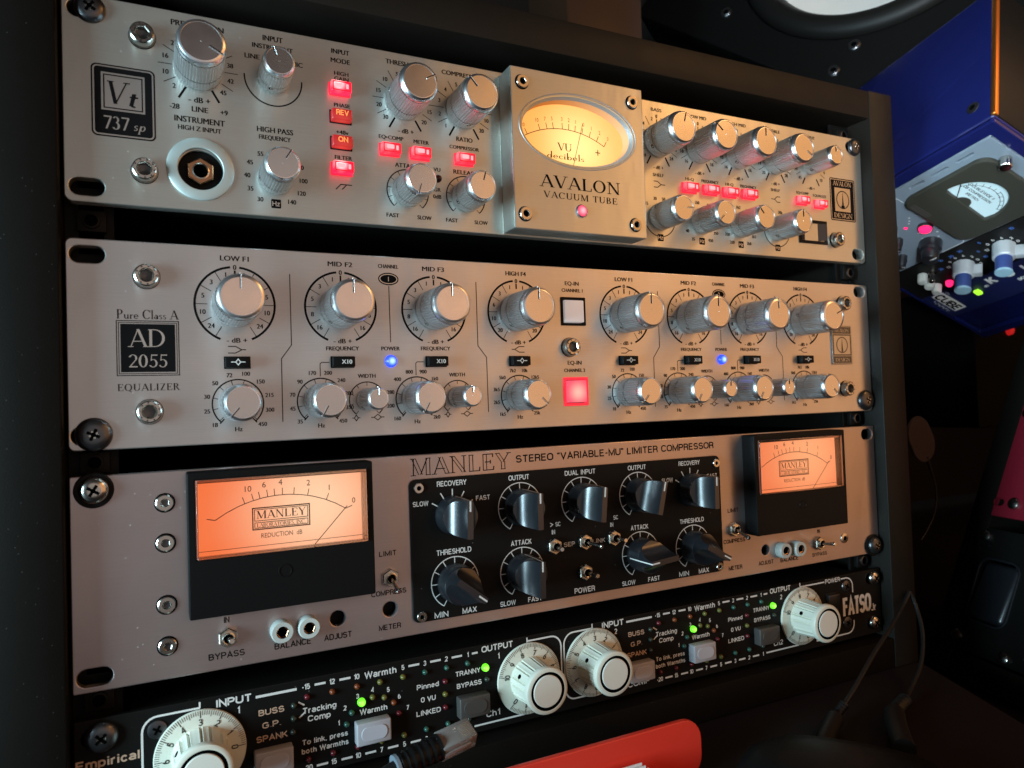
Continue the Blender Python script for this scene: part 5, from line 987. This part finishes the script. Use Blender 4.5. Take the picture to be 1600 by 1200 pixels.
b = MB(); b.line([(60, -79), (44, -62)], 0.8, PRINT, -7.4); b.disc(66, -79, 9, -8.6, OLIVE, 28); b.build('needle', mt_, (0, 0, 0))
b = MB(); b.lathe(46, -21.5, [(5.5, 0), (5.5, 9), (4.8, 9.8), (3, 10)], STEEL, 30, y=-4.4, rmod=lambda r, h, k, n: r-(0.35 if k % 2 else 0)); part(b, 'thumb_screw', gm)
b = MB(); b.lathe(77.5, -126.5, [(7.4, 0), (7.2, 3), (6.6, 3.6)], DARKST, 36, y=-4.4, close=False); b.lathe(77.5, -126.5, [(6.4, 3), (5.5, 5.2), (3, 6.4), (0.4, 6.6)], LENSR, 32, y=-4.4); part(b, 'jewel_lamp', gm)
b = MB(); b.lathe(103, -140, [(11, 0), (10.6, 10), (8.4, 12), (8.2, 22), (7.6, 23)], BLACKG, 40, y=-4.4); b.box(102.4, 103.6, -27.7, -27.2, -140, -132.5, WPRINT); part(b, 'knob', gm)
b = MB(); b.disc(67, -141, 2.0, -4.5, LENSR, 12); part(b, 'indicator_light', gm)
for x, z in ((58, -150), (78, -160), (104, -176)):
    place('smallknob', lambda par: MB().lathe(0, 0, [(5.5, 0), (5.3, 7), (4.4, 9), (4.2, 14), (3.6, 14.6)], BLACKG, 28).box(-0.4, 0.4, -14.9, -14.4, 0, 3.6, WPRINT).build('small_knob', par, (0, 0, 0), 35), gm, x, z, 30, -4.4)
cm = framed('cube_module', 'black and navy control module with silver winged knobs at case edge', 'module')
b = MB(); b.plate(rr_pts(125.4, 238, -216, -12.5, 1.5), [], -4.4, -1.0, BLACKP, 0.5); b.poly([(184, -215.3), (237.3, -215.3), (237.3, -13.2), (184, -13.2)], NAVY, -4.45)
b.poly([(187.0, -205.8), (227.5, -205.8), (227.5, -191.0), (187.0, -191.0)], WPRINT, -4.5); b.text('CUBE', 207.5, -199.2, 11.2, PRINT, w=35, bold=0.03, y=-4.6); b.text('the', 191.5, -187.6, 3.4, WPRINT, y=-4.6); b.line([(196+k*1.2, -210+2.2*math.sin(k*1.7)*math.cos(k*0.6)) for k in range(24)], 0.7, PW, -4.6)
b.X = Matrix.Identity(4)
for t, x, z, h in (('K', 198, -141, 13), ('O', 198, -122, 13), ('I', 198, -106, 13), ('500 Series', 213.5, -108, 5.4), ('dB', 204.5, -151, 4.0)):
    b.text(t, x, z, h, WPRINT, rot=-90, bold=0.03 if h > 4.5 else 0.01, y=-4.6)
for (x, z), t in zip(((150.4, -155.5), (143.7, -148.8), (140.6, -140.5), (142.5, -132.9), (149.1, -127.9), (157.1, -127.2), (164.8, -128.7), (172, -134.7)), ('12', '9', '6', '4', '2', '0', '2', '4')): b.text(t, x, z, 4.0, WPRINT, rot=-90, bold=0.01, y=-4.6)
for (x, z), t in zip(((149.2, -111.4), (141.4, -105.1), (138.4, -97.7), (140.7, -90.3), (146.8, -84.2), (154.8, -83), (163, -86)), ('12', '0', '6', '4', '2', '0', '2')): b.text(t, x, z, 4.0, WPRINT, rot=-90, bold=0.01, y=-4.6)
for (x, z), t in zip(((135.7, -141.8), (133.9, -130.6), (134, -109), (135.4, -153.5), (148.3, -163), (145.8, -118.4), (157.8, -119), (133.5, -75.4)), ('20', '30', '5', '10', '2k', '8', '15', '10')): b.text(t, x, z, 4.0, BPRINT, rot=-90, bold=0.01, y=-4.6)
part(b, 'front_panel', cm, (0, 0, 0))
def wingknob(par):
    b = MB(); b.lathe(0, 0, [(10.6, 0), (10.3, 15), (9.4, 16)], SILVERP, 40, rmod=lambda r, h, k, n: r-(0.5 if k % 5 == 0 else 0)); b.box(6, 17.5, -14.5, -2.5, -4.2, 4.2, SILVERP, 1.0)
    r = b.build('wing_knob', par, (0, 0, 0), 35)
    c = MB(); c.lathe(0, 0, [(7.7, 16), (7.5, 31), (7.0, 32)], BLUEK, 36); sub(c, 'barrel', r)
    d = MB(); d.lathe(0, 0, [(8.0, 32), (8.0, 33.2), (7.4, 33.8)], SKYCAP, 36); sub(d, 'cap', r); return r
for x, z in ((156.5, -142.7), (153.5, -96.6)): place('wing', wingknob, cm, x, z, -55, -4.4)
for x, z in ((146, -184), (159, -185.5), (172, -186.5)):
    place('wb', lambda par: MB().lathe(0, 0, [(5.2, 0), (5.0, 9), (4.2, 10.4), (2, 10.8)], WPLAS, 28).build('push_button', par, (0, 0, 0), 40), cm, x, z, 0, -4.4)
b = MB(); b.lathe(174, -172.5, [(4.0, 0), (3.6, 4), (2, 6), (0.3, 6.4)], LENSR, 24, y=-4.4); part(b, 'indicator_light', cm)
b = MB(); b.box(203.5, 212, -8, -4.4, -166, -160, LENSG, 1.0); part(b, 'indicator_light', cm)
b = MB(); b.lathe(146, -172, [(4.2, 0), (4, 3), (2.4, 3.4), (2.2, 8), (2.8, 14), (2, 15)], STEEL, 20, y=-4.4); part(b, 'toggle_switch', cm)

# ------------------------------------------------------------------ second rack on the right
c2 = Vector((508.7, -9.9, -267.4)); bb = Vector((-0.25881905, -0.96592583, 0)); aa = Vector((0.37741729, -0.10112866, 0.92050485)); nn = bb.cross(aa)
m2 = Matrix((bb, -nn, aa)).transposed().to_4x4(); m2 = m2 @ Matrix.Scale(1.25, 4); m2.translation = Vector((630.0, 73.8, -314.0))*MMU
def framed2(name, label, cat):
    o = thing(name, label, cat); o.matrix_world = m2; ORG[o] = Vector((0, 0, 0)); return o
r2 = framed2('slanted_rack', 'dark slanted wooden rack leaning at the right edge of the photo', 'cabinet')
b = MB(); b.box(0, 17.5, 0, 160, 0, 420, WOOD_LIT, 0.8); part(b, 'side_panel', r2)
b = MB(); b.box(17.6, 125, 0.3, 160, 0, 17.5, WOOD_LIT, 0.8); part(b, 'bottom_board', r2)
b = MB(); b.box(17.6, 125, 60, 64, 17.6, 420, HOLE); part(b, 'back_panel', r2)
b = MB(); b.box(125.1, 142, 0, 160, 0, 420, WOOD, 0.8); part(b, 'side_panel', r2)
mu = framed2('magenta_unit', 'magenta front panel unit screwed into the slanted rack', 'audio unit')
b = MB(); b.plate(rr_pts(17.8, 124.8, 112, 198, 1), [slot_pts(21, 122, 9, 6)], -1, 2, MAG, 0.3); part(b, 'front_panel', mu, (0, 0, 0))
def rscrew(par): return MB().lathe(0, 0, [(4.2, 0), (3.9, 1.8), (2.4, 2.8), (0.3, 3)], STEEL, 26).build('rack_screw', par, (0, 0, 0), 35)
for x, z in ((33.5, 122), (24, 187)): place('rs2', rscrew, mu, x, z, 0, -1)
bu = framed2('switch_unit', 'black panel unit with large rounded switch below the magenta unit', 'audio unit')
b = MB(); b.plate(rr_pts(17.8, 124.8, 19, 103, 1), [rr_pts(22, 52, 40, 82, 7)], -1, 2, BLACKP, 0.3); b.text('LINE', 43, 43.5, 3.4, TB, y=-1.06, w=10, bold=0.01); part(b, 'front_panel', bu, (0, 0, 0))
b = MB(); b.X = Matrix.Translation((37, 3, 61)) @ Matrix.Rotation(math.radians(-5), 4, 'X'); b.box(-14, 14, -5, 5, -20, 20, BLACKG, 4.0, 4); part(b, 'rocker_switch', bu)
b = MB(); b.arc(37, 61, 0.01, 0, 10, 0.001, BLACK, -1.1); b.plate(rr_pts(20.8, 53.2, 38.8, 83.2, 8), [rr_pts(22.2, 51.8, 40.2, 81.8, 7)], -2.2, -0.9, BLACKG, 0.4); part(b, 'switch_frame', bu)
for x, z in ((19.8, 97), (19.6, 27), (57.8, 23.4)): place('rs3', rscrew, bu, x, z, 0, -1)

# ------------------------------------------------------------------ dark unit far behind with two lamps
du = thing('background_unit', 'dark unit with blurred green and red lamps behind the slanted rack', 'audio unit', (930, 160, -60))
b = MB(); b.box(860, 1050, 156, 300, -120, 40, BLACKP, 2); part(b, 'case', du)
b = MB(); b.lathe(919, 11, [(6, 0), (5, 4), (2, 6)], BLURG, 24, y=156); part(b, 'indicator_light', du)
b = MB(); b.lathe(925, -9, [(6, 0), (5, 4), (2, 6)], BLURR, 24, y=156); part(b, 'indicator_light', du)

b = MB(); b.box(392, 480, 240, 318, 136.3, 380, WARMPAT, 2.0); tag(b.build('wooden_box', None, (436, 280, 136.3)), 'dim brown wooden box standing far back on the rack top', 'box')
# ------------------------------------------------------------------ small things in front
b = MB(); b.X = Matrix.Translation((0, -52, 0)); b.plate(rr_pts(150, 275.5, -264.4, -235.0, 11), [], -1.2, 1.8, RED, 0.6); b.box(152, 274, -22, 2.8, -264.4, -261.5, RED, 0.5)
tag(b.build('card_holder', None, (212, -52, -264)), 'red card holder standing before the rack with white cards in it', 'card holder')
for k in range(7):
    b = MB(); b.X = Matrix.Translation((209, -57.5-1.5*k, -250.5)) @ Matrix.Rotation(math.radians(random.uniform(-1.5, 1.5)), 4, 'Z') @ Matrix.Rotation(math.radians(4), 4, 'X')
    b.box(-34-k*0.6, 26+k*1.0, -0.25, 0.25, -13+0.1*k, 4.5-0.9*k, PAPER)
    tag(b.build('card', None, (209, -57.5-1.5*k, -258)), 'white card standing among others in the red holder', 'card', 'white cards in the red holder')
# network cable with plug
nc = thing('network_cable', 'black network cable with clear plug hanging before the lowest unit', 'cable', (130, -46, -222))
X = Matrix.Translation((146, -46, -219.5)) @ Matrix.Scale(0.9, 4) @ Matrix.Rotation(math.radians(-7), 4, 'Y') @ Matrix.Rotation(math.radians(8), 4, 'Z') @ Matrix.Rotation(math.radians(30), 4, 'X')
b = MB(); b.X = X; b.box(-9, 9.5, -5.2, 5.2, -4.6, 4.6, SMOKE, 0.5, 2); b.box(-8.8, 6, -6.2, -5.25, -1.6, 1.6, SMOKE, 0.3, 2); pg = part(b, 'plug', nc, (146, -46, -219.5))
b = MB(); b.X = X
for k in range(8): b.box(2, 9.0, -3.2+0.9*k-0.25, -3.2+0.9*k+0.25, 3.0, 4.4, COPPERPL)
b.box(-8.5, 0, -4.4, 4.4, -3.8, 3.4, RED); b.build('contacts', pg, (146, -46, -219.5))
b = MB(); b.X = X
b.tube([(-8.6, 0, 0), (-16, 0, 0), (-24, 0, 0), (-30, 0, 0)], lambda t: 6.3-1.0*t-(0.5 if int(t*14) % 2 else 0), BLACK, 20, 8); b.tube([(-30.0, 0, 0), (-31.6, 0, 0)], 5.6, SLATE, 20, 2); part(b, 'boot', nc)
q0 = X @ Vector((-31, 0, 0))
b = MB(); b.tube([tuple(q0), (q0.x-6, q0.y-1, q0.z-2), (q0.x-14, q0.y-2, q0.z-9), (q0.x-20, q0.y-2, q0.z-20), (q0.x-22, q0.y+2, q0.z-34)], 2.9, RUBBER, 12); part(b, 'cable', nc)
b = MB(); b.tube([(q0.x-7, q0.y-4.4, q0.z-2.0), (q0.x-13, q0.y-5, q0.z-7.5), (q0.x-18, q0.y-5, q0.z-15), (q0.x-21, q0.y-4, q0.z-26)], 0.9, GREENSHEEN, 8); part(b, 'green_reflection', nc)  # green reflection on the cable, shaped as a thin coloured tube
# two thin leads by the right foot of the rack
ca = thing('audio_lead', 'thin black lead curving left from the rack side to its plug', 'cable', (400, -30, -230))
b = MB(); b.tube([(497, -11, -214), (487, -13, -221), (462, -22, -229), (428, -34, -238), (399, -44, -248), (384, -48, -254)], 1.35, RUBBER, 10); part(b, 'cord', ca)
b = MB(); b.tube([(384, -48, -254), (376, -50, -257), (368, -54, -258), (350, -64, -258.5), (340, -70, -259)], lambda t: 2.2 if t < 0.4 and int(t*30) % 2 else (2.7 if t < 0.4 else 4.6), RUBBER, 14, 8); part(b, 'plug', ca)
cb = thing('power_lead', 'black lead hanging down beside the slanted rack to a ribbed plug', 'cable', (480, -40, -240))
b = MB(); b.tube([(497, -11, -214), (499, -14, -224), (490, -24, -238), (470, -36, -250), (446, -46, -257), (428, -54, -259)], 1.35, RUBBER, 10); part(b, 'cord', cb)
b = MB(); b.tube([(428, -54, -259), (412, -60, -259), (398, -70, -258.5), (372, -94, -258)], lambda t: 3.0 if t < 0.45 and int(t*26) % 2 else (4.2 if t < 0.45 else 5.6), RUBBER, 14, 8); part(b, 'plug', cb)
# dark rounded device on the desk
b = MB(); n = 24; prof = [(1.0, 0.0), (1.0, 0.35), (0.93, 0.65), (0.75, 0.88), (0.45, 0.98), (0.05, 1.0)]
vs = []
for r, h in prof:
    for k in range(n):
        a = 2*math.pi*k/n; c_, s_ = math.cos(a), math.sin(a); e = 0.75
        vs.append((r*34*math.copysign(abs(c_)**e, c_), r*52*math.copysign(abs(s_)**e, s_), h*24))
b.X = Matrix.Translation((312, -112, -264.6)) @ Matrix.Rotation(math.radians(35), 4, 'Z')
b.add(vs, [(j*n+k, j*n+(k+1) % n, (j+1)*n+(k+1) % n, (j+1)*n+k) for j in range(len(prof)-1) for k in range(n)]+[tuple(range((len(prof)-1)*n, len(prof)*n))], BLACK)
tag(b.build('computer_mouse', None, (312, -112, -264.6), 60), 'dark rounded mouse lying on the desk at the bottom edge', 'mouse')
# oval tag hanging behind the rack side
ot = thing('oval_tag', 'dim brown oval disc on a thin curved cord in the dark gap', 'tag', (560, 20, -120))
b = MB(); b.X = Matrix.Translation((561.5, 20, -113)) @ Matrix.Rotation(math.radians(-28), 4, 'Y'); b.lathe(0, 0, [(1, -1.2), (13, -1.2), (13.6, 0), (13, 1.2), (1, 1.4)], BROWN, 40, rmod=lambda r, h, k, n: r*(1+0.38*abs(math.cos(2*math.pi*k/n))**1.5)); part(b, 'disc', ot)
b = MB(); b.tube([(566.5, 20, -127), (571, 20, -135), (577, 20, -153), (574, 20, -170), (565, 20, -182), (556, 20, -190)], lambda t: 1.7-1.0*min(1, t*3), RUBBER, 8); part(b, 'cord', ot)
